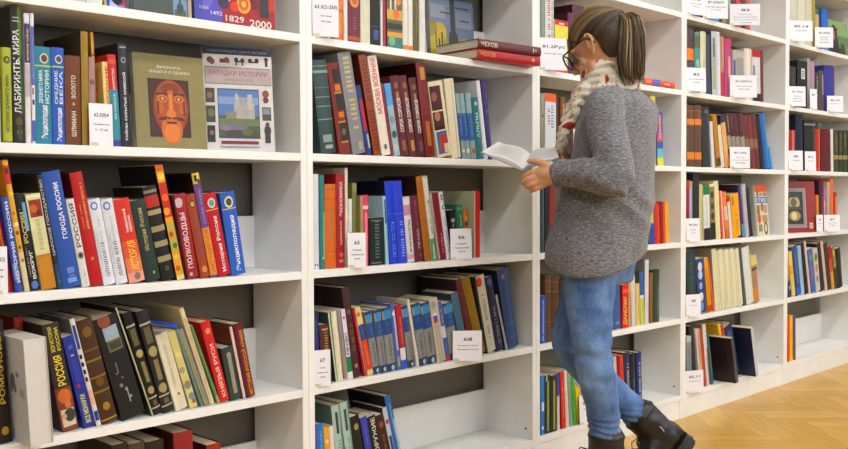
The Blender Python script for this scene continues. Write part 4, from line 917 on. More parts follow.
def flat_book(name, W, H, T, col, des, loc, yaw, tilt, label, group=None, edge='e8e4dc', cat='book', unit=None):
    """a volume shown with its front cover to the room, leaning back"""
    rng = random.Random(label)
    root = empty(name, (loc[0], loc[1], loc[2] + T * math.sin(R(tilt)) + .0003), (R(-tilt), 0, R(yaw)))
    mb, tx = MB(), MB()
    bd = .002
    mb.box(0, W, 0, bd, 0, H, col)
    mb.box(0, W, T - bd, T, 0, H, col)
    mb.box(0, bd, bd, T - bd, 0, H, edge)
    draw(des.split(';'), mb, tx, W, H, lambda u, v, l: (u * W, -l, v * H), rng, 1)
    mb.build('cover', M_GLOSS, root)
    pg = MB()
    pg.box(bd, W - .003, bd, T - bd, .003, H - .003, 'eee')
    pg.build('pages', M_PAGE, root)
    if tx.f:
        tx.build('title_lettering', M_FOIL, root)
    tag(root, label, cat, group)
    return root


def face_picture():
    pass


VIK = ('r .02 .98 .02 .98 877d4c;r .03 .97 .03 .97 8c8150;r .19 .77 .12 .74 2c120c;r .215 .745 .14 .72 431509;o .5 .44 .25 8a3c14 1.5;o .5 .46 .22 a84e1a 1.5;o .5 .58 .17 96451a .9;o .5 .64 .13 7c3412 .6;'
       'o .5 .2 .15 c86a24 1.3;o .5 .17 .11 d87c30 1.2;r .46 .54 .34 .62 bb6428;r .48 .52 .36 .58 d88840;r .3 .46 .565 .59 4a1c0a;r .54 .7 .565 .59 4a1c0a;o .385 .53 .07 c87832 .8;o .615 .53 .07 c87832 .8;o .385 .53 .045 7c3610 .8;o .615 .53 .045 7c3610 .8;o .385 .53 .022 d89a58;o .615 .53 .022 d89a58;'
       'o .5 .37 .07 d07a34 .8;r .34 .49 .315 .335 5a200c;r .51 .66 .315 .335 5a200c;r .32 .42 .3 .32 5a200c;r .58 .68 .3 .32 5a200c;r .43 .57 .265 .285 3a1208;o .34 .43 .05 bc6224 1.4;o .66 .43 .05 bc6224 1.4;r .3 .33 .36 .5 6a2c10;r .67 .7 .36 .5 6a2c10;'
       'T .33 .68 .85 .88 e0dcc8 ВИКИНГИ:;T .22 .8 .8 .83 e0dcc8 НАБЕГИ С СЕВЕРА')
flat_book('book', .186, .234, .022, '8f8453', VIK, (-.4645, .0645, TOPZ[2]), -5, 6,
          'olive brown volume facing out with a red carved mask on its front, second shelf', 'face-out volumes')
ZAG = ('r 0 1 0 1 ddd9d6;r 0 1 .93 1 1c2440;T .06 .94 .95 .98 8a92b0 ЭНЦИКЛОПЕДИЯ ТАЙН И ЗАГАДОК;o .1 .875 .045 5a2c1c 1;o .13 .86 .04 6b4a2c;r .24 .38 .85 .89 6a2420;o .34 .88 .035 7a3c2c;r .46 .58 .86 .875 2a2420;o .48 .885 .03 2a2420;o .57 .88 .03 332;r .47 .49 .83 .87 222;r .56 .58 .83 .87 222;'
       'o .68 .88 .03 2a1c18;r .66 .8 .86 .875 3a2a24;o .78 .885 .03 322;r .9 .94 .83 .9 3a2c28;o .92 .9 .03 3a2c28;'
       'r .02 .98 .64 .81 8a8484;r .03 .97 .65 .8 b8aaaa;T .08 .93 .72 .775 9a5c58 ЗАГАДКИ ИСТОРИИ;T .3 .72 .67 .695 a87874 СРЕДНИЕ ВЕКА;'
       'r .19 .79 .12 .6 2c3e66;r .2 .78 .34 .59 5a80b8;r .2 .78 .45 .52 8aa4c8;r .2 .78 .13 .34 4a5a38;r .42 .72 .3 .46 b0aca4;r .44 .5 .42 .54 b8b4ac;r .53 .58 .44 .52 a8a49c;r .62 .69 .4 .55 c0bcb4;r .45 .47 .5 .56 c8c4bc;r .3 .45 .3 .38 8a8878;r .2 .78 .24 .31 6b7a4c;r .2 .6 .2 .25 7a6a8a;r .3 .76 .13 .2 4c4438;o .3 .22 .07 8a7a90 .6;o .6 .18 .08 5a6a40 .6;'
       'r .02 .15 .46 .6 4a3a34;o .08 .53 .04 8a6a50;r .02 .15 .27 .43 3c4434;o .09 .36 .05 6a7050;r .03 .14 .08 .24 2c2824;o .09 .17 .03 776;'
       'o .89 .56 .05 8a4830 1.1;o .89 .5 .04 6b2c20;r .83 .96 .3 .43 4a4a40;r .84 .95 .36 .42 8a90a0;o .9 .2 .05 33302c 1.6;r .86 .94 .08 .18 2c2a28;o .9 .26 .03 4a4440;'
       'r .22 .76 .065 .095 7a2830;r .2 .78 .03 .045 99a')
flat_book('book', .183, .274, .016, 'dcdad8', ZAG, (-.2655, .078, TOPZ[2]), -20, 7,
          'white history encyclopedia facing out with a castle photograph, second shelf', 'face-out volumes')
flat_book('book', .150, .215, .02, '3c4444', 'r 0 1 0 1 3e4848;r .02 .68 .03 .99 4a5450;r .68 .92 .0 .2 7a9cc0;r .7 .9 0 .08 556050;o .8 .1 .06 3a4a5a 1.4;r .78 .82 .1 .2 44505c;r .94 1 0 1 b8a888;m .3 .7 6a7470 .1 .5',
          (-.49, .028, TOPZ[1]), -5, 4, 'dark grey volume facing out with a small spire picture, top shelf', 'face-out volumes', 'd8d4c8')
RED = ('r 0 1 0 1 9c1420;r 0 .26 0 .8 3a3c9a;o .12 .08 .22 5a50b8 1;o .08 .3 .16 6a68c8;r 0 .1 0 1 4a50a8;T .06 .17 .13 .17 b8b0d8 1066;T .19 .33 .08 .125 d8d0e0 1492;T .37 .6 .03 .1 e8dcd8 1829;T .67 .95 .0 .085 f0e4dc 2000;'
       'o .35 .3 .09 e0d8b0 1;o .35 .24 .07 3a2c50;o .34 .33 .05 c89048;o .6 .24 .09 e8a028;o .6 .24 .06 c86018;o .6 .24 .03 e8b850;o .62 .4 .07 d8b088;r .56 .68 .3 .42 2a3a80;r .8 .92 .12 .4 2a2c2c;r .82 .92 .38 .5 2c8a50;r .92 1 .2 1 c0301c;o .25 .36 .05 e8d8c8;o .48 .2 .05 d83828;r .7 .78 .2 .3 6a1828')
flat_book('book', .232, .232, .02, '9c1420', RED, (-.328, .022, TOPZ[1]), -4, 3,
          'red volume facing out printed with the dates 1492, 1829 and 2000', 'face-out volumes', '34409c')
LAND = ('r 0 1 0 1 6a7a90;r 0 1 .62 1 7c8ca8;r .1 .4 .7 .9 a0a8b8;r .62 .95 .6 .85 98a0b0;r 0 1 .0 .42 8a8a2c;o .2 .3 .16 b8a828;o .28 .5 .13 c8a81c;o .12 .55 .1 9c8c28;o .35 .2 .13 a8a030;o .8 .3 .13 b8981c;o .92 .34 .1 c8a824;o .72 .2 .12 7c8430;'
        'o .9 .18 .1 8a8c38;r 0 .07 0 1 4c4a48;r .46 .64 0 .5 26282c;r .5 .6 .4 1 2a2c30;o .55 .4 .1 24262a 1.6;r .24 .27 .05 .4 2c2a20;r .18 .2 .3 .5 332c20;r .3 .33 .28 .5 332c20;r .84 .86 .05 .3 3a3420;r .76 .78 .1 .4 3a3420;r .3 .5 .78 .8 33343a;r .6 .9 .88 .9 3c3c44;r .7 .9 .7 .715 33343a')
flat_book('book', 0.230, .235, .012, '5a6258', LAND, (0.661, .190, TOPZ[1]), -2, 4,
          'volume facing out with autumn trees in yellow leaf, above the red lying pair', 'face-out volumes')
ISK = ('r 0 1 0 1 e2dcc0;b .86 1 d8541c;m .9 .96 a83c10 .1 .9;b .64 .76 3c70b0;T .0 .9 .665 .735 eef2f8 СТВО;o .2 .82 .09 6a5030;r .35 .6 .78 .85 a89058;r .65 .95 .78 .85 8a7850;r .05 .3 .42 .6 7a6c48;o .5 .56 .12 b05028;r .6 .92 .44 .6 a8a080;o .2 .34 .14 c04828;r .45 .9 .26 .4 b88a58;r .1 .4 .08 .22 8a8464;o .7 .14 .17 5c3820;o .7 .14 .1 e0d8b8')
flat_book('book', .165, .247, .01, 'e2dcc0', ISK, (2.757, .030, TOPZ[3]), 6, 5,
          'cream art volume facing out with an orange head band and blue title strip', 'face-out volumes')
GRN = ('r 0 1 0 1 6f8f58;r 0 1 .55 1 86a468;r .5 1 .3 .6 5c7c4c;o .3 .28 .22 22201f 1.3;o .34 .62 .14 2a2420 1.2;o .3 .58 .07 b07050 1.3;r .1 .62 0 .25 1c1a1a;o .2 .1 .22 181616;r .2 .5 .72 .8 1c1814;o .7 .2 .12 332e2a')
flat_book('book', .30, .2, .014, '6f8f58', GRN, (3.64, .055, TOPZ[0]), 0, 5,
          'green picture volume facing out with a dark-hatted figure, top shelf', 'face-out volumes')
REDF = ('r 0 1 0 1 8c1c14;r .05 .72 .09 .86 a89c98;r .08 .69 .11 .84 8a8684;r .14 .63 .16 .79 1c2024;o .38 .58 .16 b8a878 1;o .36 .58 .09 6a5a38;o .38 .32 .17 a08c50 .7;o .36 .32 .08 d8c890;r .2 .58 .44 .5 4a4430;r .2 .58 .68 .76 2c3a30;r .8 .9 .07 .18 d8c8a8;r .82 .88 .09 .16 b8a080')
flat_book('book', .225, .268, .016, '8c1c14', REDF, (3.185, .1, TOPZ[3]), -24, 5,
          'large red volume facing out with a framed dark painting on it', 'face-out volumes')


def lying(t, h, D, col, ccol, rr, des, loc, yaw, label, group):
    bk = book(t, h, D, col, ccol, rr, des, label)
    bk.rotation_euler = (0, R(90), R(yaw))
    bk.location = (loc[0], loc[1], loc[2] + t + .0003)
    tag(bk, label, 'book', group)
    return bk


lying(.031, .295, .205, 'a8141c', '-', '1', 't .04 .27 c8903c .5 .5 ЧЕХОВ;r .3 .6 .86 .9 c8a060', (.664, -.030, TOPZ[1]), -4,
      'bright red volume lying flat at the bottom of the red pair', 'red volumes lying flat on the second bookcase')
lying(.030, .296, .205, '5c1a22', '-', '1', 't .04 .29 d8c8b0 .55 .5 ЧЕХОВ;r .25 .75 .86 .875 d0c0a8;r .3 .6 .89 .92 a89078', (.663, -.034, TOPZ[1] + .032), -4,
      'wine red volume lying flat on top of the bright red one', 'red volumes lying flat on the second bookcase')
lying(.031, .235, .16, 'd8501c', '-', '1', 'r 0 1 .28 .5 3c50a8;r .2 .8 .3 .48 5a6cc0;r .1 .9 .6 .9 c8401c;r .35 .6 .64 .84 e8a080;r .3 .6 .05 .2 f0a070', (1.715, .014, TOPZ[1]), 0,
      'orange volume with a blue band lying flat beside the woman\'s ponytail', None)

# thin blue folder lying across the tops of leaning books
fo = empty('folder', (-.4555, -.052, .6465), (R(0), 0, R(5)))
m = MB(); m.box(0, .030, 0, .21, 0, .0016, '2048b0'); m.box(0, .030, 0, .0015, .0016, .0045, '2a58c8'); m.box(0, .030, 0, .21, .0045, .0062, '2048b0'); m.build('cover', M_GLOSS, fo)
m = MB(); m.box(.001, .029, .002, .205, .0017, .0044, 'eee'); m.build('pages', M_PAGE, fo)
tag(fo, 'slim blue folder lying across the leaning volumes, fourth shelf of nearest bookcase', 'folder')

# ------------------------------------------------------------- shelf cards
CARDS = [
 ('a2', -.6123, TOPZ[2], .054, .096, -5, ['63.3(0)4', 'Средние века', 'V - XV вв.'], 'white card printed 63.3(0)4 on the nearest bookcase'),
 ('a3', -.8304, TOPZ[3], .030, .101, -10, ['63.3(2)', 'История', 'России'], 'white card at the extreme near end of the third shelf'),
 ('b1', .0265, TOPZ[1], .074, .111, -25, ['63.3(2-2М)', 'История', 'Москвы'], 'white card about city history, top shelf of the second bookcase'),
 ('b3', .1466, TOPZ[3], .053, .099, -28, ['65', 'Экономика', 'Экономические', 'науки'], 'white card numbered 65 in front of olive and tan spines'),
 ('b4', .0229, TOPZ[4], .048, .100, -20, ['67', 'Право', 'Юридические', 'науки'], 'white card numbered 67 against the bookcase side panel'),
 ('b3b', .5724, TOPZ[3], .087, .098, -8, ['66', 'Политика', 'Политические', 'науки'], 'white card numbered 66 beside the bright red spine'),
 ('b4b', .5800, TOPZ[4], .093, .096, -42, ['68', 'Военное дело', 'Военная наука'], 'white card numbered 68 beside the mustard spine'),
 ('c1', 1.0292, TOPZ[1], .104, .112, -25, ['81.2Рус', 'Русский язык'], 'white card about the Russian language before the woman\'s face'),
 ('c5', 1.2645, TOPZ[5], .068, .109, -10, ['83.8', 'Детская'], 'white card half hidden by the woman\'s shin, bottom shelf'),
 ('d0a', 2.0250, TOPZ[0], .100, .091, -20, ['81.2', 'Языкознание', 'Языки'], 'white card first of three on the top shelf past the woman'),
 ('d0b', 2.1651, TOPZ[0], .115, .099, -36, ['81.2Англ', 'Английский язык', 'Словари'], 'white card in the middle of three, top shelf past the woman'),
 ('d0c', 2.4086, TOPZ[0], .136, .095, -45, ['82', 'Фольклор', 'Фольклористика', 'Устное творчество', 'Сказки'], 'white card numbered 82 on the top shelf past the woman'),
 ('d1a', 2.0261, TOPZ[1], .100, .100, -25, ['83', 'Литературоведение', 'Теория'], 'white card numbered 83 beside the panel past the woman'),
 ('d1b', 2.4143, TOPZ[1], .125, .100, -41, ['83.3(2Рос)', 'Литература', 'России'], 'white card on literature before the broad cream spines'),
 ('d2', 2.4184, TOPZ[2], .100, .096, -33, ['83.3(0)', 'История', 'мировой литературы', 'и поэзии'], 'white card in front of the maroon set volumes'),
 ('d3', 2.0336, TOPZ[3], .080, .100, -15, ['84.2(6)', 'Поэзия', 'Проза'], 'white card ending in (6) below the tall black spine'),
 ('d4', 2.0340, TOPZ[4], .080, .096, -20, ['85', 'Искусство'], 'white card numbered 85 below the sea green spine'),
 ('d5', 2.0280, TOPZ[5], .098, .095, -22, ['85.11', 'Архитектура'], 'white card numbered 85.11 on the bottom shelf'),
 ('e0a', 3.0250, TOPZ[0], .128, .101, -36, ['85.14', 'Живопись'], 'white card numbered 85.14 on the farthest bookcase'),
 ('e0b', 3.3396, TOPZ[0], .100, .105, -38, ['85.143(2)', 'Живопись', 'русских', 'художников'], 'white card before the bright blue spine, farthest bookcase'),
 ('e1a', 3.0286, TOPZ[1], .098, .099, -30, ['85.143(3)', 'Живопись', 'зарубежных', 'художников'], 'white card below the black stickered volume, farthest bookcase'),
 ('e1b', 3.2841, TOPZ[1], .050, .105, -20, ['85.3'], 'narrow white card below the lilac spine, farthest bookcase'),
 ('e1c', 3.5024, TOPZ[1], .095, .085, -34, ['85.37', 'Киноискусство'], 'white card numbered 85.37 on the farthest bookcase'),
 ('e2a', 3.0347, TOPZ[2], .085, .098, -28, ['86', 'Религия'], 'white card numbered 86 below the navy spine'),
 ('e2b', 3.2289, TOPZ[2], .070, .100, -26, ['87.2', 'Философия'], 'white card numbered 87.2 below the broad black spine'),
 ('e3a', 3.3802, TOPZ[3], .050, .091, -17, ['88', 'Психология'], 'narrow blank-looking card beside the framed picture volume'),
 ('e3b', 3.4777, TOPZ[3], .100, .089, -30, ['87', 'Философия', 'Этика'], 'white card numbered 87 on the farthest bookcase'),
]
for key, x, z, wd, ht, yaw, lines, lab in CARDS:
    root = empty('shelf_card', (x, .0045, z + .0003), (R(-2), 0, R(yaw)))
    m = MB(); m.box(0, wd, 0, .0008, 0, ht, 'f8f8ff'); m.build('card', M_CARD, root)
    m = MB()
    w0 = min(.62, .1 * len(lines[0]) + .1)
    hh = .115
    if key == 'b1' or key == 'c1':
        w0, hh = .86, .12
    put_text(m, lines[0], lambda a_, b_: (wd * (.52 - w0 / 2 + a_ * w0), -.0003, ht * (.66 + b_ * hh)), '333', .02)
    for k, s in enumerate(lines[1:]):
        ww = min(.8, .052 * len(s) + .05)
        put_text(m, s, lambda a_, b_: (wd * (.52 - ww / 2 + a_ * ww), -.0003, ht * (.48 - .13 * k + b_ * .055)), '3a3a3a', .01)
    m.build('lettering', M_FOIL, root)
    m = MB(); m.box(.003, .019, -.0006, -.0001, -.006, .008, 'd8d2b8'); m.build('tape', M_PLASTIC, root)
    tag(root, lab, 'card', 'classification cards on the shelf edges')

# ------------------------------------------------------------------ the reader
from mathutils import noise as mnoise
# person frame: x to her back-right, y away from the camera wall side, z up
PERS = empty('person', (.8049, -.3971, 0), (0, 0, -.7861))
tag(PERS, 'woman in grey melange sweater, jeans and black boots, reading before the shelves', 'person')


def rawmesh(V, F, name='raw'):
    me = bpy.data.meshes.new(name)
    me.from_pydata(V, [], F)
    return me


class Solid:
    def __init__(s):
        s.v, s.f = [], []

    def loft(s, rings, n=24, e=2.0):
        b = len(s.v)
        m = len(rings)
        for c, A, B in rings:
            c, A, B = Vector(c), Vector(A), Vector(B)
            for k in range(n):
                a = 2 * math.pi * k / n
                ca_, sa_ = math.cos(a), math.sin(a)
                x = math.copysign(abs(ca_) ** (2 / e), ca_)
                y = math.copysign(abs(sa_) ** (2 / e), sa_)
                s.v.append(tuple(c + A * x + B * y))
        for i in range(m - 1):
            for k in range(n):
                k2 = (k + 1) % n
                s.f.append((b + i * n + k, b + i * n + k2, b + (i + 1) * n + k2, b + (i + 1) * n + k))
        s.f.append(tuple(b + k for k in reversed(range(n))))
        s.f.append(tuple(b + (m - 1) * n + k for k in range(n)))

    def limb(s, pts, rad, n=18, sub=4):
        """smooth tapering limb with rounded ends"""
        P = [Vector(p) for p in pts]
        m = len(P)
        C, Rr = [], []
        for i in range(m - 1):
            p0, p1, p2, p3 = P[max(i - 1, 0)], P[i], P[i + 1], P[min(i + 2, m - 1)]
            r0, r1, r2, r3 = rad[max(i - 1, 0)], rad[i], rad[i + 1], rad[min(i + 2, m - 1)]
            for k in range(sub):
                t = k / sub
                f = lambda a0, a1, a2, a3: a1 + (a2 - a0) * (.5 * t) + (a0 * 2 - a1 * 5 + a2 * 4 - a3) * (.5 * t * t) + (a1 * 3 - a0 - a2 * 3 + a3) * (.5 * t ** 3)
                C.append(f(p0, p1, p2, p3))
                Rr.append(f(r0, r1, r2, r3))
        C.append(P[-1])
        Rr.append(rad[-1])
        t0 = (C[0] - C[1]).normalized()
        t1 = (C[-1] - C[-2]).normalized()
        pre = [(C[0] + t0 * Rr[0] * math.sin(a), Rr[0] * math.cos(a)) for a in (1.5, 1.2, .8, .4)]
        post = [(C[-1] + t1 * Rr[-1] * math.sin(a), Rr[-1] * math.cos(a)) for a in (.4, .8, 1.2, 1.5)]
        C = [p for p, _ in pre] + C + [p for p, _ in post]
        Rr = [r for _, r in pre] + Rr + [r for _, r in post]
        up = None
        rings = []
        for i, c in enumerate(C):
            t = (C[min(i + 1, len(C) - 1)] - C[max(i - 1, 0)]).normalized()
            if up is None:
                up = t.orthogonal().normalized()
            up = (up - t * up.dot(t)).normalized()
            rings.append((c, up * Rr[i], t.cross(up) * Rr[i]))
        s.loft(rings, n)

    def ball(s, c, r, M=None, n=20, m=12):
        c = Vector(c)
        X, Y, Z = (Vector((1, 0, 0)), Vector((0, 1, 0)), Vector((0, 0, 1))) if M is None else M
        rings = []
        for i in range(1, m):
            a = math.pi * i / m - math.pi / 2
            rings.append((c + Z * r[2] * math.sin(a), X * r[0] * math.cos(a), Y * r[1] * math.cos(a)))
        s.loft(rings, n)

    def remesh(s, name, voxel, smooth=4, disp=None):
        me = rawmesh(s.v, s.f)
        o = bpy.data.objects.new('tmp', me)
        COL.objects.link(o)
        md = o.modifiers.new('r', 'REMESH')
        md.mode = 'VOXEL'
        md.voxel_size = voxel
        ms = o.modifiers.new('s', 'SMOOTH')
        ms.factor = .5
        ms.iterations = smooth
        dg = bpy.context.evaluated_depsgraph_get()
        dg.update()
        out = bpy.data.meshes.new_from_object(o.evaluated_get(dg))
        out.name = name
        bpy.data.objects.remove(o)
        bpy.data.meshes.remove(me)
        if disp:
            nr = [v.normal.copy() for v in out.vertices]
            for v, nn in zip(out.vertices, nr):
                v.co = v.co + nn * disp(v.co)
        out.polygons.foreach_set('use_smooth', [True] * len(out.polygons))
        return out


def child(name, me, mat, parent=PERS, label=None):
    me.materials.clear()
    me.materials.append(mat)
    o = link(bpy.data.objects.new(name, me), parent)
    if label:
        o['label'] = label
    return o


TF, TL = Vector((-.866, .5, 0)), Vector((-.5, -.866, 0))      # torso forward, torso left
# head frame
HF, HL, HU = Vector((-.714, .558, -.423)), Vector((-.616, -.788, 0)), Vector((-.333, .26, .907))
HC = Vector((-.002, .022, 1.400))
hp = lambda x, y, z: HC + HF * x + HL * y + HU * z
HM = (HF, HL, HU)

# ---- body: one continuous surface
S = Solid()
S.ball(hp(-.012, 0, .018), (.090, .068, .090), HM)
S.ball(hp(.030, 0, -.042), (.050, .050, .062), HM)
S.limb([hp(.02, .045, -.06), hp(.05, .03, -.085), hp(.066, 0, -.093), hp(.05, -.03, -.085), hp(.02, -.045, -.06)], [.018, .016, .017, .016, .018])
for sd in (1, -1):
    S.ball(hp(.052, .034 * sd, -.032), (.024, .020, .022), HM)
    S.limb([hp(.074, .012 * sd, .018), hp(.074, .03 * sd, .022), hp(.062, .048 * sd, .016)], [.009, .010, .009])
    S.ball(hp(.0905, .0095 * sd, -.036), (.008, .006, .006), HM, 12, 8)
    S.limb([hp(.004, .070 * sd, .014), hp(-.008, .080 * sd, .024), hp(-.024, .085 * sd, .014), hp(-.023, .082 * sd, -.010), hp(-.008, .073 * sd, -.034)], [.0045, .0052, .0055, .0052, .006], 10)
    S.ball(hp(-.009, .073 * sd, -.006), (.013, .006, .024), HM, 14, 8)
S.limb([hp(.078, 0, .012), hp(.088, 0, -.010), hp(.1, 0, -.030)], [.0085, .0085, .0105], 12)
S.limb([hp(.074, -.020, -.057), hp(.0835, -.007, -.0535), hp(.0845, 0, -.055), hp(.0835, .007, -.0535), hp(.074, .020, -.057)], [.004, .0058, .0055, .0058, .004], 10)
S.limb([hp(.073, -.017, -.063), hp(.0825, 0, -.066), hp(.073, .017, -.063)], [.004, .0066, .004], 10)
S.limb([hp(-.030, 0, -.03), Vector((.026, .018, 1.31)), Vector((.045, .028, 1.25)), Vector((.060, .03, 1.18))], [.050, .046, .052, .07])


def trings(rows, k=0.0):
    out = []
    for z, x, y, al, af, tilt in rows:
        low = -max(0, .90 - z) * .48      # shirt-tail hem: lower at her sides
        out.append((Vector((x, y, z)), (TL * (al - k)) + Vector((0, 0, low)), (TF * (af - k)) + Vector((0, 0, tilt))))
    return out


TORSO = [(.775, -.008, .02, .190, .148, .012), (.81, -.006, .02, .192, .150, .010), (.86, .004, .022, .188, .146, .006), (.94, .022, .025, .182, .136, .01), (1.03, .042, .030, .178, .124, 0),
         (1.10, .056, .033, .176, .118, 0), (1.16, .064, .036, .176, .114, 0), (1.215, .068, .037, .168, .104, 0), (1.250, .062, .035, .132, .086, 0), (1.285, .048, .03, .078, .060, 0)]
S.loft(trings([(.80, .005, .03, .155, .10, 0), (.88, .008, .03, .14, .09, 0), (.98, .03, .03, .125, .085, 0), (1.10, .052, .034, .14, .095, 0), (1.19, .062, .036, .14, .085, 0), (1.245, .052, .032, .08, .06, 0)]), 28)
ARML = [(-.008, -.115, 1.190), (-.004, -.170, 1.095), (.004, -.208, 1.000), (-.060, -.178, 1.006), (-.130, -.124, 1.014)]
ARMR = [(.160, .168, 1.19), (.140, .215, 1.10), (.110, .235, 1.0), (.04, .205, 1.015), (-.035, .160, 1.035)]
S.limb(ARML, [.045, .038, .034, .036, .024])
S.limb(ARMR, [.045, .038, .034, .036, .024])
# left hand: palm, four fingers curling under the volume, thumb on the page
HO = Vector((.026, -.004, -.012))
hv = lambda *q: Vector(q) + HO
S.limb([(-.128, -.126, 1.014), hv(-.182, -.110, 1.026), hv(-.208, -.094, 1.027)], [.022, .024, .022], 14)
S.limb([hv(-.175, -.112, 1.012), hv(-.212, -.090, 1.008)], [.017, .017], 12)
S.limb([hv(-.175, -.112, 1.034), hv(-.214, -.088, 1.036)], [.016, .015], 12)
for (a0, a1, a2, a3, rr_) in (
        ((-.215, -.088, 1.038), (-.246, -.080, 1.030), (-.262, -.058, 1.016), (-.258, -.034, 1.008), .0085),
        ((-.216, -.090, 1.022), (-.247, -.082, 1.012), (-.262, -.056, 1.001), (-.252, -.030, .998), .0088),
        ((-.214, -.090, 1.006), (-.242, -.082, .996), (-.254, -.056, .989), (-.240, -.030, .990), .0083),
        ((-.210, -.090, .992), (-.232, -.082, .982), (-.241, -.060, .977), (-.228, -.038, .980), .0073)):
    a0, a1, a2, a3 = [Vector(q) + HO for q in (a0, a1, a2, a3)]
    S.limb([a0 - (a1 - a0) * .4, a0, a1, a2, a3], [rr_ * 1.1, rr_ * 1.1, rr_, rr_ * .93, rr_ * .8], 12, 3)
S.limb([hv(-.178, -.116, 1.034), hv(-.200, -.102, 1.052), hv(-.226, -.078, 1.062), hv(-.246, -.048, 1.066)], [.014, .0115, .0098, .0082], 12, 3)
# right hand under the far page
S.limb([(-.045, .155, 1.038), (-.070, .142, 1.035), (-.092, .130, 1.032)], [.022, .023, .02], 14)
for k_ in range(4):
    yy = .150 - k_ * .017
    S.limb([(-.075, yy, 1.034), (-.105, yy - .008, 1.030), (-.128, yy - .014, 1.034), (-.146, yy - .018, 1.040)], [.009, .0085, .008, .0068], 10, 3)
S.limb([(-.058, .140, 1.045), (-.078, .122, 1.070), (-.100, .105, 1.098), (-.116, .095, 1.106)], [.013, .011, .0095, .008], 10, 3)
# legs
LEGL = [(-.030, -.040, .80), (-.042, -.056, .69), (-.042, -.066, .60), (-.034, -.072, .49), (-.018, -.064, .40), (.004, -.044, .29), (.016, -.026, .17)]
LEGR = [(.022, .095, .80), (-.012, .105, .68), (-.046, .100, .59), (-.074, .088, .49), (-.026, .090, .415), (.070, .094, .32), (.165, .104, .235)]
S.limb(LEGL, [.072, .062, .050, .040, .042, .036, .032], 20)
S.limb(LEGR, [.072, .060, .050, .042, .042, .036, .032], 20)
S.limb([(.016, -.026, .17), (.018, -.024, .09), (-.03, -.01, .05), (-.09, .01, .035)], [.036, .036, .03, .022], 16)
S.limb([(.165, .104, .235), (.222, .116, .195), (.205, .095, .12), (.165, .070, .06)], [.036, .036, .03, .02], 16)

M_SKIN, nt, b = newmat('skin')
tc = nt.nodes.new('ShaderNodeTexCoord')
no = nt.nodes.new('ShaderNodeTexNoise')
no.inputs['Scale'].default_value = 22
no.inputs['Detail'].default_value = 5
nt.links.new(tc.outputs['Object'], no.inputs['Vector'])
cr = nt.nodes.new('ShaderNodeValToRGB')
cr.color_ramp.elements[0].color = lin('cf966e')
cr.color_ramp.elements[1].color = lin('e9bc98')
nt.links.new(no.outputs['Fac'], cr.inputs['Fac'])
nt.links.new(cr.outputs['Color'], b.inputs['Base Color'])
b.inputs['Roughness'].default_value = .5
b.inputs['Subsurface Weight'].default_value = .12
b.inputs['Subsurface Radius'].default_value = (.012, .005, .003)
b.inputs['Subsurface Scale'].default_value = .5
child('body', S.remesh('body', .0032, 3), M_SKIN)

M_EYE = colmat('eye', .15, .5, 0, var=0)
for sd in (1, -1):
    m = MB()
    c = hp(.0725, .031 * sd, -.004)
    for (r_, c_, off) in ((.0115, 'e8e4e0', 0), (.0058, '4a3424', .0062), (.0028, '0a0a0a', .0092)):
        cc = c + (HF - HU * .35).normalized() * off
        for i in range(8):
            a0, a1 = math.pi * i / 8 - math.pi / 2, math.pi * (i + 1) / 8 - math.pi / 2
            for k in range(12):
                b0, b1 = 2 * math.pi * k / 12, 2 * math.pi * (k + 1) / 12
                q = [cc + (HF * math.cos(a) * math.cos(bb) + HL * math.cos(a) * math.sin(bb) + HU * math.sin(a)) * r_ for a, bb in ((a0, b0), (a0, b1), (a1, b1), (a1, b0))]
                m.face(q, c_, True)
    m.build('eye', M_EYE, PERS)

# ---- hair
M_HAIR = colmat('hair_strands', .38, .0, .0, var=.18, vscale=90)
tie = Vector((-.094, 0, .052))
half = [(.070, 0, .062), (.068, .022, .060), (.060, .042, .052), (.050, .057, .036), (.034, .066, .022), (.014, .072, .030), (-.012, .075, .034), (-.030, .075, .014), (-.036, .072, -.018),
        (-.034, .066, -.050), (-.040, .052, -.080), (-.054, .028, -.098), (-.060, 0, -.102)]
loop = [Vector(p) for p in half] + [Vector((x, -y, z)) for x, y, z in reversed(half[1:-1])]
SKC, SKR = Vector((-.012, 0, .018)), Vector((.090, .068, .090))


def on_skull(p, off):
    q = Vector(((p.x - SKC.x) / SKR.x, (p.y - SKC.y) / SKR.y, (p.z - SKC.z) / SKR.z))
    q.normalize()
    return Vector((SKC.x + q.x * (SKR.x + off), SKC.y + q.y * (SKR.y + off), SKC.z + q.z * (SKR.z + off)))


def loop_at(s):
    n = len(loop)
    s = (s % 1) * n
    i = int(s)
    return loop[i].lerp(loop[(i + 1) % n], s - i)


hr = random.Random(11)
NSK = SKC


def strand_pts(st, off, wob, m=14):
    a = loop_at(st)
    out = []
    va = Vector(((a.x - SKC.x) / SKR.x, (a.y - SKC.y) / SKR.y, (a.z - SKC.z) / SKR.z)).normalized()
    vb = Vector(((tie.x - SKC.x) / SKR.x, (tie.y - SKC.y) / SKR.y, (tie.z - SKC.z) / SKR.z)).normalized()
    ang = va.angle(vb)
    for k in range(m):
        t = k / (m - 1)
        q = (va * math.sin((1 - t) * ang) + vb * math.sin(t * ang)) / math.sin(ang)
        sag = off + wob * math.sin(math.pi * t) + .004 * math.sin(math.pi * t)
        sag += .012 * max(0, t - .75) / .25
        out.append(Vector((SKC.x + q.x * (SKR.x + sag), SKC.y + q.y * (SKR.y + sag), SKC.z + q.z * (SKR.z + sag))))
    return out


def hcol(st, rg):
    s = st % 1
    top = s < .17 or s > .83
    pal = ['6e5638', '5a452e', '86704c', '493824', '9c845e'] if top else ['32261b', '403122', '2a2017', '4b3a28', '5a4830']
    return rg.choice(pal)


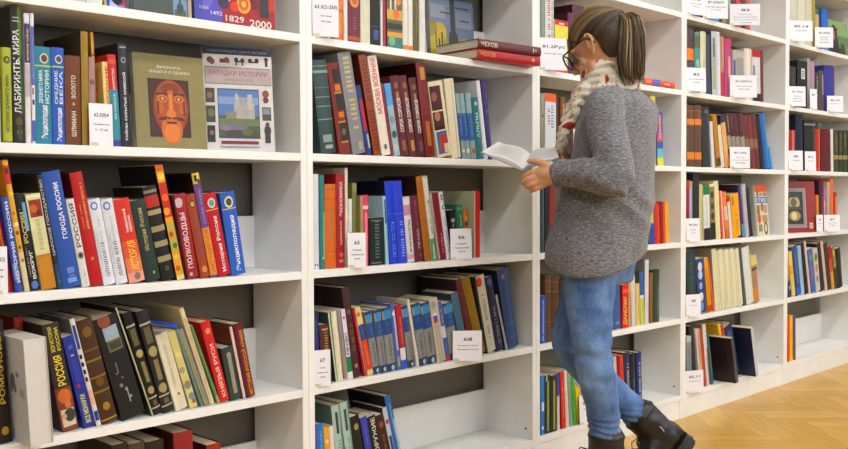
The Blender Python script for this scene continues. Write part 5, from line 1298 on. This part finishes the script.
m = MB()
NS, NT = 72, 14
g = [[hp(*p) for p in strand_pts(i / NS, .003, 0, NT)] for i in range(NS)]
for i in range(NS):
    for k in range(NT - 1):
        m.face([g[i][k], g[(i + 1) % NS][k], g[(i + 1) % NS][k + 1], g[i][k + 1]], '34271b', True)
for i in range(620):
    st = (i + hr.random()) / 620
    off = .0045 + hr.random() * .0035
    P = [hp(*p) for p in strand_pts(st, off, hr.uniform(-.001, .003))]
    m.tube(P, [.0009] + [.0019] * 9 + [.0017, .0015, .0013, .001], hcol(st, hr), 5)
# loose fringe strands by the temple
for i in range(26):
    y0 = .045 + hr.random() * .022
    m.tube([hp(.055, y0 * .95, .045 + hr.uniform(-.01, .01)), hp(.066, y0, .015), hp(.062 + hr.uniform(-.01, .01), y0 + .006, -.02), hp(.055 + hr.uniform(-.02, .01), y0 + .006, -.045 + hr.uniform(-.01, .02))], [.0012, .0011, .0009, .0004], hr.choice(['4c3824', '6f5638', '3a2a1c']), 4)
m.build('hair', M_HAIR, PERS)
m = MB()
PT = [Vector((.054, -.018, 1.478)), Vector((.068, -.036, 1.490)), Vector((.080, -.056, 1.470)), Vector((.084, -.068, 1.42)), Vector((.083, -.072, 1.36)), Vector((.088, -.070, 1.31)), Vector((.096, -.064, 1.276))]
WID = [.010, .020, .031, .040, .043, .036, .020]
for i in range(430):
    a = hr.random() * 2 * math.pi
    rr_ = math.sqrt(hr.random())
    end = hr.uniform(.74, 1.0) if hr.random() < .7 else hr.uniform(.45, .8)
    ph = hr.random() * 6
    pts = []
    M_ = 16
    for k in range(M_):
        t = k / (M_ - 1) * end * (len(PT) - 1)
        j = min(int(t), len(PT) - 2)
        u = t - j
        c = PT[j].lerp(PT[j + 1], u)
        wv_ = WID[j] * (1 - u) + WID[j + 1] * u
        tt = k / (M_ - 1)
        lx = math.cos(a) * rr_ * wv_ + .003 * math.sin(5 * tt + ph) * tt - .016 * (1 if math.cos(a) < -.3 else 0) * tt * rr_
        ly = math.sin(a) * rr_ * wv_ * .75 + .003 * math.cos(4 * tt + ph) * tt
        off = Vector((.88, .2, .25)) * lx + Vector((-.25, .93, 0)) * ly
        if k < 3:
            off *= (k + .7) / 4
        pts.append(c + off)
    m.tube(pts, [.0012] + [.0018] * 11 + [.0015, .0012, .0009, .0005], hr.choice(['57442c', '685238', '806a48', '463624', '947c56', 'aa946c', '3b2e20', '4e3d2a']), 4)
m.build('ponytail', M_HAIR, PERS)
m = MB()
for k, c_ in enumerate(['5c4a5c', '8a7a88', '3a2c3c']):
    cc = Vector((.052 + k * .004, -.017 - k * .003, 1.481 + k * .002))
    ax = Vector((.8, -.5, .25)).normalized()
    u_ = ax.orthogonal().normalized()
    w_ = ax.cross(u_)
    ring = [cc + (u_ * math.cos(2 * math.pi * i / 18) + w_ * math.sin(2 * math.pi * i / 18)) * (.0135 + .001 * (i % 2)) for i in range(19)]
    m.tube(ring, .0042, c_, 8)
m.build('hair_tie', M_HAIR, PERS)

# ---- glasses
M_FRAME = colmat('glasses_frame', .2, .4, 0, var=0)
m = MB()
lens = []
for sd in (1, -1):
    c = (.092, .034 * sd, -.004)
    L = []
    for i in range(25):
        a = 2 * math.pi * i / 24
        ca_, sa_ = math.cos(a), math.sin(a)
        y = math.copysign(abs(ca_) ** .65, ca_) * .026
        z = math.copysign(abs(sa_) ** .65, sa_) * .0215
        L.append(hp(c[0] + .004 - abs(y + .034) * .08 * (1 if sd > 0 else 1) * 0 - (.10 * (y * sd)), c[1] + y, c[2] + z + .0))
    m.tube(L, .0026, '0c0c10', 8)
    lens.append(L[:-1])
    m.tube([hp(.0915, .060 * sd, .010), hp(.086, .068 * sd, .011), hp(.045, .076 * sd, .013), hp(-.004, .0815 * sd, .016), hp(-.020, .083 * sd, .004), hp(-.030, .083 * sd, -.014)], .0026, '0c0c10', 8)
m.tube([hp(.0985, .009, .002), hp(.1015, 0, .006), hp(.0985, -.009, .002)], .0026, '0c0c10', 8)
gl = m.build('glasses', M_FRAME, PERS)
M_LENS, nt, b = newmat('lens_glass')
b.inputs['Alpha'].default_value = .12
b.inputs['Roughness'].default_value = .03
for L in lens:
    m = MB()
    m.face(L, 'fff')
    m.build('lens', M_LENS, gl)

# ---- sweater
def fold(p, f1, f2, amp):
    return amp * (mnoise.noise(Vector((p.x * f1, p.y * f1, p.z * f2))))


def sleeve_solid(pts, rad):
    q = Solid()
    q.limb(pts, rad, 28)
    return q


SLL = [(.020, -.080, 1.218)] + ARML[0:3] + [(-.026, -.200, .998)] + ARML[3:4] + [(-.105, -.142, 1.011), (-.133, -.122, 1.015)]
SLR = [(.145, .150, 1.212)] + ARMR[0:4] + [(-.030, .163, 1.034)]


def sw_disp(p):
    d_ = fold(p, 7, 5, .012) + fold(p, 16, 11, .006)
    # pull folds at the bend of the elbow and across the waist
    e_ = (p - Vector((-.035, -.19, 1.005))).length
    if e_ < .13:
        q = (p - Vector((-.10, -.13, 1.09)))
        d_ += .0045 * math.sin(q.length * 150) * (1 - e_ / .13)
    if p.z < .40:
        hem = .750 + .055 * ((Vector((p.x, p.y, 0)) - Vector((.001, .02, 0))).dot(TF) / .138)
        if hem + .020 < p.z < hem + .024:
            d_ -= .002
    d_ += .004 * math.sin((p.z * 1.0 + (p.x * .6)) * 55 + 6 * mnoise.noise(p * 5)) * max(0, 1 - abs(p.z - .93) / .12)
    return d_


M_SWEAT, nt, b = newmat('grey_melange_knit')
tc = nt.nodes.new('ShaderNodeTexCoord')
mp = nt.nodes.new('ShaderNodeMapping')
mp.inputs['Scale'].default_value = (95, 95, 420)
no = nt.nodes.new('ShaderNodeTexNoise')
no.inputs['Scale'].default_value = 1
no.inputs['Detail'].default_value = 3
no.inputs['Roughness'].default_value = .7
nt.links.new(tc.outputs['Object'], mp.inputs['Vector'])
nt.links.new(mp.outputs['Vector'], no.inputs['Vector'])
cr = nt.nodes.new('ShaderNodeValToRGB')
cr.color_ramp.elements[0].position = .33
cr.color_ramp.elements[0].color = lin('4c4c50')
cr.color_ramp.elements[1].position = .68
cr.color_ramp.elements[1].color = lin('a6a5a7')
e_ = cr.color_ramp.elements.new(.5)
e_.color = lin('747478')
nt.links.new(no.outputs['Fac'], cr.inputs['Fac'])
nt.links.new(cr.outputs['Color'], b.inputs['Base Color'])
b.inputs['Roughness'].default_value = .95
b.inputs['Specular IOR Level'].default_value = .15
b.inputs['Sheen Weight'].default_value = .2
bp = nt.nodes.new('ShaderNodeBump')
bp.inputs['Strength'].default_value = .5
bp.inputs['Distance'].default_value = .0015
nt.links.new(no.outputs['Fac'], bp.inputs['Height'])
nt.links.new(bp.outputs['Normal'], b.inputs['Normal'])
S = Solid()
S.loft(trings(TORSO), 40)
swo = child('sweater', S.remesh('sweater', .0050, 6, sw_disp), M_SWEAT)
child('sleeve', sleeve_solid(SLL, [.052, .058, .053, .053, .055, .052, .044, .040]).remesh('sleeve', .0045, 5, sw_disp), M_SWEAT, swo)
child('sleeve', sleeve_solid(SLR, [.055, .062, .056, .054, .050, .038]).remesh('sleeve', .0050, 5, sw_disp), M_SWEAT, swo)
# turned cuff seams and the stitched hem line
m = MB()
for e0, e1, rr_ in (((-.105, -.142, 1.011), (-.133, -.122, 1.015), .0405),):
    ax = (Vector(e1) - Vector(e0)).normalized()
    u_ = ax.orthogonal().normalized()
    w_ = ax.cross(u_)
    c0 = Vector(e1) + ax * .010
    m.tube([c0 + (u_ * math.cos(math.pi * i / 12) + w_ * math.sin(math.pi * i / 12)) * rr_ * .93 for i in range(25)], .004, '7a7a7c', 8)
m.build('cuff', M_SWEAT, swo)

# ---- jeans
S = Solid()
S.loft([(Vector((.002, .025, .69)), TL * .145, TF * .095), (Vector((.002, .025, .76)), TL * .158, TF * .108), (Vector((.004, .026, .84)), TL * .150, TF * .105), (Vector((.006, .028, .90)), TL * .135, TF * .095)], 32)
S.limb(LEGL[:-1] + [(.014, -.029, .190)], [.090, .078, .068, .056, .055, .049, .043], 24)
S.limb(LEGR[:-1] + [(.165, .104, .238)], [.092, .078, .070, .059, .056, .049, .043], 24)


def je_disp(p):
    k = max(0, 1 - abs(p.z - .49) / .10)
    d_ = fold(p, 10, 34, .004 + .006 * k) + fold(p, 22, 22, .0015)
    a_ = max(0, 1 - abs(p.z - .24) / .06)
    d_ += .0035 * a_ * math.sin(p.z * 330 + 5 * mnoise.noise(p * 12))
    return d_


M_DENIM, nt, b = newmat('blue_denim')
tc = nt.nodes.new('ShaderNodeTexCoord')
no = nt.nodes.new('ShaderNodeTexNoise')
no.inputs['Scale'].default_value = 9
no.inputs['Detail'].default_value = 8
no.inputs['Roughness'].default_value = .65
mp = nt.nodes.new('ShaderNodeMapping')
mp.inputs['Scale'].default_value = (1, 1, .5)
nt.links.new(tc.outputs['Object'], mp.inputs['Vector'])
nt.links.new(mp.outputs['Vector'], no.inputs['Vector'])
n2 = nt.nodes.new('ShaderNodeTexNoise')
n2.inputs['Scale'].default_value = 1
mp2 = nt.nodes.new('ShaderNodeMapping')
mp2.inputs['Scale'].default_value = (500, 500, 160)
nt.links.new(tc.outputs['Object'], mp2.inputs['Vector'])
nt.links.new(mp2.outputs['Vector'], n2.inputs['Vector'])
ad = nt.nodes.new('ShaderNodeMath')
ad.operation = 'MULTIPLY_ADD'
ad.inputs[1].default_value = .35
nt.links.new(n2.outputs['Fac'], ad.inputs[0])
nt.links.new(no.outputs['Fac'], ad.inputs[2])
cr = nt.nodes.new('ShaderNodeValToRGB')
cr.color_ramp.elements[0].position = .5
cr.color_ramp.elements[0].color = lin('36568a')
cr.color_ramp.elements[1].position = .85
cr.color_ramp.elements[1].color = lin('84a4d0')
nt.links.new(ad.outputs['Value'], cr.inputs['Fac'])
nt.links.new(cr.outputs['Color'], b.inputs['Base Color'])
b.inputs['Roughness'].default_value = .85
bp = nt.nodes.new('ShaderNodeBump')
bp.inputs['Strength'].default_value = .15
bp.inputs['Distance'].default_value = .001
nt.links.new(n2.outputs['Fac'], bp.inputs['Height'])
nt.links.new(bp.outputs['Normal'], b.inputs['Normal'])
child('jeans', S.remesh('jeans', .0040, 3, je_disp), M_DENIM)

# ---- scarf
S = Solid()
for (z, rl, rf, rr_, ph) in ((1.272, .066, .072, .022, 0), (1.300, .058, .062, .020, 1.3), (1.332, .053, .056, .016, 2.1)):
    c = Vector((.032 - (z - 1.27) * .25, .022, z))
    ring = [c + TL * rl * math.cos(a) + TF * rf * math.sin(a) + Vector((0, 0, -.010 * math.sin(a) + .006 * math.sin(3 * a + ph))) for a in [2 * math.pi * i / 14 for i in range(15)]]
    S.limb(ring, [rr_ * (1 + .18 * math.sin(2.3 * i + ph)) for i in range(15)], 14, 3)
S.limb([(-.048, -.012, 1.268), (-.070, -.006, 1.225), (-.092, .004, 1.170), (-.108, .022, 1.125), (-.110, .030, 1.108)], [.024, .021, .019, .020, .015], 14)
S.limb([(-.055, .030, 1.268), (-.082, .045, 1.21), (-.100, .055, 1.15), (-.110, .062, 1.10)], [.022, .019, .018, .015], 14)
M_SCARF, nt, b = newmat('printed_scarf')
tc = nt.nodes.new('ShaderNodeTexCoord')
vo = nt.nodes.new('ShaderNodeTexNoise')
vo.inputs['Scale'].default_value = 28
vo.inputs['Detail'].default_value = 2
vo.inputs['Distortion'].default_value = 1.2
nt.links.new(tc.outputs['Object'], vo.inputs['Vector'])
cr = nt.nodes.new('ShaderNodeValToRGB')
cr.color_ramp.interpolation = 'CONSTANT'
cr.color_ramp.elements[0].position = 0
cr.color_ramp.elements[0].color = lin('9c2c22')
cr.color_ramp.elements[1].position = .37
cr.color_ramp.elements[1].color = lin('c8906c')
for ps, c_ in ((.40, 'e6dfce'), (.60, 'd8cdb6'), (.635, '6e6a50'), (.66, 'a89c80'), (.69, 'e2dac8')):
    e_ = cr.color_ramp.elements.new(ps)
    e_.color = lin(c_)
nt.links.new(vo.outputs['Fac'], cr.inputs['Fac'])
nt.links.new(cr.outputs['Color'], b.inputs['Base Color'])
b.inputs['Roughness'].default_value = .9
child('scarf', S.remesh('scarf', .004, 3, lambda p: fold(p, 30, 30, .007) + .0025 * math.sin(p.z * 260 + 8 * mnoise.noise(p * 9))), M_SCARF)

# ---- boots
M_LEATHER, nt, b = newmat('black_leather')
tc = nt.nodes.new('ShaderNodeTexCoord')
no = nt.nodes.new('ShaderNodeTexNoise')
no.inputs['Scale'].default_value = 14
no.inputs['Detail'].default_value = 6
nt.links.new(tc.outputs['Object'], no.inputs['Vector'])
cr = nt.nodes.new('ShaderNodeValToRGB')
cr.color_ramp.elements[0].color = lin('0b0b0c')
cr.color_ramp.elements[1].color = lin('1d1d1f')
nt.links.new(no.outputs['Fac'], cr.inputs['Fac'])
nt.links.new(cr.outputs['Color'], b.inputs['Base Color'])
b.inputs['Roughness'].default_value = .42
M_RUBBER = colmat('rubber_sole', .6, 0, .1, 300, var=.1)
M_LACE = colmat('boot_lace', .8, 0, 0, var=.1)


def boot(H, a, u, top, rt):
    H, a, u, top = Vector(H), Vector(a).normalized(), Vector(u), Vector(top)
    u = (u - a * u.dot(a)).normalized()
    lt = u.cross(a)
    S = Solid()
    prof = [(.0, .028, .062), (.012, .038, .092), (.035, .043, .112), (.065, .044, .120), (.095, .043, .112), (.125, .046, .092), (.155, .050, .076), (.19, .051, .066), (.22, .047, .058), (.244, .036, .048), (.258, .018, .034)]
    S.loft([(H + a * x + u * (h_ / 2), lt * w_, u * (h_ / 2)) for x, w_, h_ in prof], 28, 2.6)
    ank = H + a * .055 + u * .075
    S.limb([H + a * .05 + u * .045, ank, ank.lerp(top, .5), top], [.048, .051, .053, rt], 24)
    ax = (top - ank).normalized()
    # padded collar
    uu = ax.orthogonal().normalized()
    vv = ax.cross(uu)
    ring = [top + ax * .038 + (uu * math.cos(i * math.pi / 8) + vv * math.sin(i * math.pi / 8)) * (rt - .004) for i in range(17)]
    S.limb([top, top + ax * .03], [rt, rt], 24)
    S.limb(ring, [.0065] * 17, 10, 2)
    me = S.remesh('boot', .004, 3, lambda p: fold(p, 26, 40, .003))
    bo = child('boot', me, M_LEATHER)
    m = MB()
    outl = [(x, w_ + .003) for x, w_, _ in prof]
    outl = [(-.004, .012)] + outl + [(.260, .006)]
    L = [(x, y) for x, y in outl] + [(x, -y) for x, y in reversed(outl)]
    for (z0, z1, xs, c_) in ((-.014, .010, None, '222222'), (-.030, -.014, (0, .085), '1c1c1c'), (-.022, -.014, (.12, .26), '1c1c1c')):
        LL = [(x, y) for x, y in L if xs is None or xs[0] - .006 <= x <= xs[1]]
        A_ = [H + a * x + lt * y + u * z0 for x, y in LL]
        B_ = [H + a * x + lt * y + u * z1 for x, y in LL]
        n = len(LL)
        for i in range(n):
            j = (i + 1) % n
            m.face([A_[i], A_[j], B_[j], B_[i]], c_)
        for i in range(n // 2 - 1):
            q = (i, i + 1, n - 2 - i, n - 1 - i)
            m.face([A_[k] for k in reversed(q)], c_)
            m.face([B_[k] for k in q], c_)
    for k in range(14):
        x = .005 + k * .0185
        w_ = .048
        for sg in (1, -1):
            if .085 < x < .12:
                continue
            ww = [p[1] for p in outl if p[0] >= x][0]
            c = H + a * x + lt * sg * ww + u * -.008
            m.face([c - a * .004 + u * .006 + lt * sg * .0015, c + a * .004 + u * .006 + lt * sg * .0015, c + a * .004 - u * .005 + lt * sg * .0015, c - a * .004 - u * .005 + lt * sg * .0015], '3a3a3a')
    m.build('sole', M_RUBBER, bo)
    # laces up the front of the instep and shaft
    m = MB()
    front = [H + a * .165 + u * .066, H + a * .145 + u * .076, H + a * .125 + u * .088, H + a * .108 + u * .104]
    f2 = (a - ax * a.dot(ax)).normalized()
    for k in range(6):
        front.append(ank.lerp(top, .12 + .16 * k) + f2 * (.046 + .004 * (k / 5) + .003))
    for i in range(len(front) - 1):
        for sg in (1, -1):
            p, q = front[i] + lt * sg * .014, front[i + 1] - lt * sg * .014
            mid = (p + q) / 2 + (f2 + u * .3) * .005
            m.tube([p, mid, q], .0017, '1a1a1a', 6)
    e_ = front[-1] + f2 * .004
    for sg in (1, -1):
        m.tube([e_, e_ + lt * sg * .015 + f2 * .022 - ax * .0, e_ + lt * sg * .024 + f2 * .034 - ax * .018, e_ + lt * sg * .014 + f2 * .020 - ax * .030, e_ + f2 * .004], .0016, '1a1a1a', 6)
        m.tube([e_, e_ + lt * sg * .010 + f2 * .018 - ax * .02, e_ + lt * sg * .022 + f2 * .020 - ax * .055], .0016, '1a1a1a', 6)
    m.build('lace', M_LACE, bo)
    m = MB()
    zc = ank.lerp(top, .75) - lt * (rt + .001) * (1 if lt.y > 0 else -1)
    m.tube([zc, zc - ax * .012, zc - ax * .022 + a * .003], .0022, 'b8b8b8', 6)
    m.build('zip_pull', M_PLASTIC, bo)
    return bo


boot((.066, -.045, .030), (-.94, .30, -.0), (0, 0, 1), (.014, -.028, .188), .054)
boot((.292, .132, .190), (-.62, -.30, -.70), (-.66, -.10, .62), (.172, .106, .232), .055)

# ---- the open volume in her hands
OB = empty('open_book', (.8049, -.3971, 0), (0, 0, -.7861))
tag(OB, 'open volume with white pages held in the woman\'s hands', 'book')
gN, gF = Vector((-.240, -.043, 1.028)), Vector((-.198, .125, 1.080))
sides = {'l': (Vector((-.362, -.040, 1.082)), Vector((-.300, .138, 1.120))), 'r': (Vector((-.128, -.030, 1.064)), Vector((-.114, .135, 1.104)))}
for key, (oN, oF) in sides.items():
    nrm = (oN - gN).cross(gF - gN).normalized()
    if nrm.z < 0:
        nrm = -nrm
    m = MB()
    NU = 12
    rows_ = []
    for i in range(NU + 1):
        t = i / NU
        bulge = .010 * math.sin(math.pi * min(1, t * 1.25)) * (1 - t * .4) + .003
        rows_.append((gN.lerp(oN, t * .97 + .004) + nrm * bulge, gF.lerp(oF, t * .97 + .004) + nrm * bulge, gN.lerp(oN, t * .97 + .004) + nrm * .0012, gF.lerp(oF, t * .97 + .004) + nrm * .0012))
    for p, q in zip(rows_[:-1], rows_[1:]):
        m.face([p[0], q[0], q[1], p[1]], 'ffffff', True)
        m.face([p[2], p[3], q[3], q[2]], 'e4e6ea')
        m.face([p[0], p[2], q[2], q[0]], 'd8dadd')
        m.face([p[1], q[1], q[3], p[3]], 'd8dadd')
    for e_ in (rows_[0], rows_[-1]):
        m.face([e_[0], e_[1], e_[3], e_[2]], 'd0d2d4')
    m.build('pages', M_CARD, OB)
    m = MB()
    A_ = [gN + (gN - gF) * .015, oN + (gN - gF) * .015, oF - (gN - gF) * .015, gF - (gN - gF) * .015]
    B_ = [p - nrm * .0022 for p in A_]
    m.face(A_, 'c8d4da'); m.face(B_[::-1], 'a8bcc4')
    for i in range(4):
        j = (i + 1) % 4
        m.face([A_[i], B_[i], B_[j], A_[j]], '9fb4bc')
    m.build('cover', M_GLOSS, OB)
    # faint rows of print on the page
    m = MB()
    for r_ in range(16):
        v = .12 + r_ * .048
        for c_ in range(1):
            for i in range(2, NU - 1):
                p, q = rows_[i], rows_[i + 1]
                a0, a1 = p[0].lerp(p[1], v), p[0].lerp(p[1], v + .016)
                b0, b1 = q[0].lerp(q[1], v), q[0].lerp(q[1], v + .016)
                m.face([x + nrm * .0003 for x in (a0, b0, b1, a1)], 'e4e6ea')
    m.build('print', M_FOIL, OB)


# --------------------------------------------------------------- lights, camera
def ceiling_lamp(x, y, k):
    root = empty('ceiling_lamp', (x, y, CH))
    m = MB()
    for (a0, a1, b0, b1) in ((-.62, .62, -.17, -.155), (-.62, .62, .155, .17), (-.62, -.605, -.155, .155), (.605, .62, -.155, .155)):
        m.box(a0, a1, b0, b1, -.07, -.001, 'e8e8e8')
    m.build('housing', M_PLASTIC, root)
    em = MLAMP
    m = MB(); m.box(-.604, .604, -.154, .154, -.062, -.055, 'fff'); m.build('diffuser', em, root)
    tag(root, 'white ceiling light over the aisle, %s' % k, 'lamp', 'ceiling lights over the aisle')


MLAMP, nt, b = newmat('lamp_diffuser')
b.inputs['Base Color'].default_value = (.9, .9, .9, 1)
b.inputs['Emission Color'].default_value = (1, .985, .96, 1)
b.inputs['Emission Strength'].default_value = 17
LAMPS = []
for i, x in enumerate((-2.2, -.2, 1.8, 3.8, 5.8)):
    for y in (-1.5, -3.2):
        ceiling_lamp(x, y, '%d m along, %s row' % (i * 2, 'near' if y > -2 else 'far'))

# windows in the wall across the aisle from the bookcases, daylight outside
M_SKY, nt, b = newmat('daylight_outside')
b.inputs['Base Color'].default_value = (0, 0, 0, 1)
b.inputs['Emission Color'].default_value = (.92, .965, 1, 1)
b.inputs['Emission Strength'].default_value = 3.2
for k, x in enumerate((-1.9, .3, 2.5, 4.7)):
    root = empty('window_%d' % (k + 1), (x, YF, 2.0))
    root['kind'] = 'structure'
    m = MB()
    for (a0, a1, b0, b1) in ((-.8, .8, -.85, -.78), (-.8, .8, .78, .85), (-.8, -.73, -.78, .78), (.73, .8, -.78, .78), (-.03, .03, -.78, .78)):
        m.box(a0, a1, .001, .05, b0, b1, 'eee')
    m.build('window_frame', M_PLASTIC, root)
    m = MB(); m.box(-.73, .73, .004, .012, -.78, .78, 'fff'); m.build('window_pane', M_SKY, root)

wd_ = bpy.data.worlds.new('world')
sc.world = wd_
wd_.use_nodes = True
wd_.node_tree.nodes['Background'].inputs['Color'].default_value = (.8, .85, .9, 1)
wd_.node_tree.nodes['Background'].inputs['Strength'].default_value = .3

YAW, PITCH, ROLL = .7861, -.0318, -.0043
F0 = Vector((math.sin(YAW), math.cos(YAW), 0)); R0 = Vector((math.cos(YAW), -math.sin(YAW), 0)); U0 = Vector((0, 0, 1))
FW = F0 * math.cos(PITCH) + U0 * math.sin(PITCH)
U1 = U0 * math.cos(PITCH) - F0 * math.sin(PITCH)
RT = R0 * math.cos(ROLL) + U1 * math.sin(ROLL)
UP = U1 * math.cos(ROLL) - R0 * math.sin(ROLL)
cam = bpy.data.cameras.new('camera')
cam.sensor_width = 36
cam.lens = 940.63 * 36 / 848
cam.clip_start = .05
co = bpy.data.objects.new('camera', cam)
COL.objects.link(co)
mw = Matrix((RT, UP, -FW)).transposed().to_4x4()
mw.translation = Vector((-1.5848, -2.0304, .9559))
co.matrix_world = mw
sc.camera = co

sc.view_settings.view_transform = 'Standard'
sc.view_settings.look = 'None'
sc.view_settings.gamma = 1
sc.view_settings.use_curve_mapping = False
sc.view_settings.exposure = 0.25
sc.cycles.use_denoising = True
sc.cycles.max_bounces = 8
sc.cycles.diffuse_bounces = 5
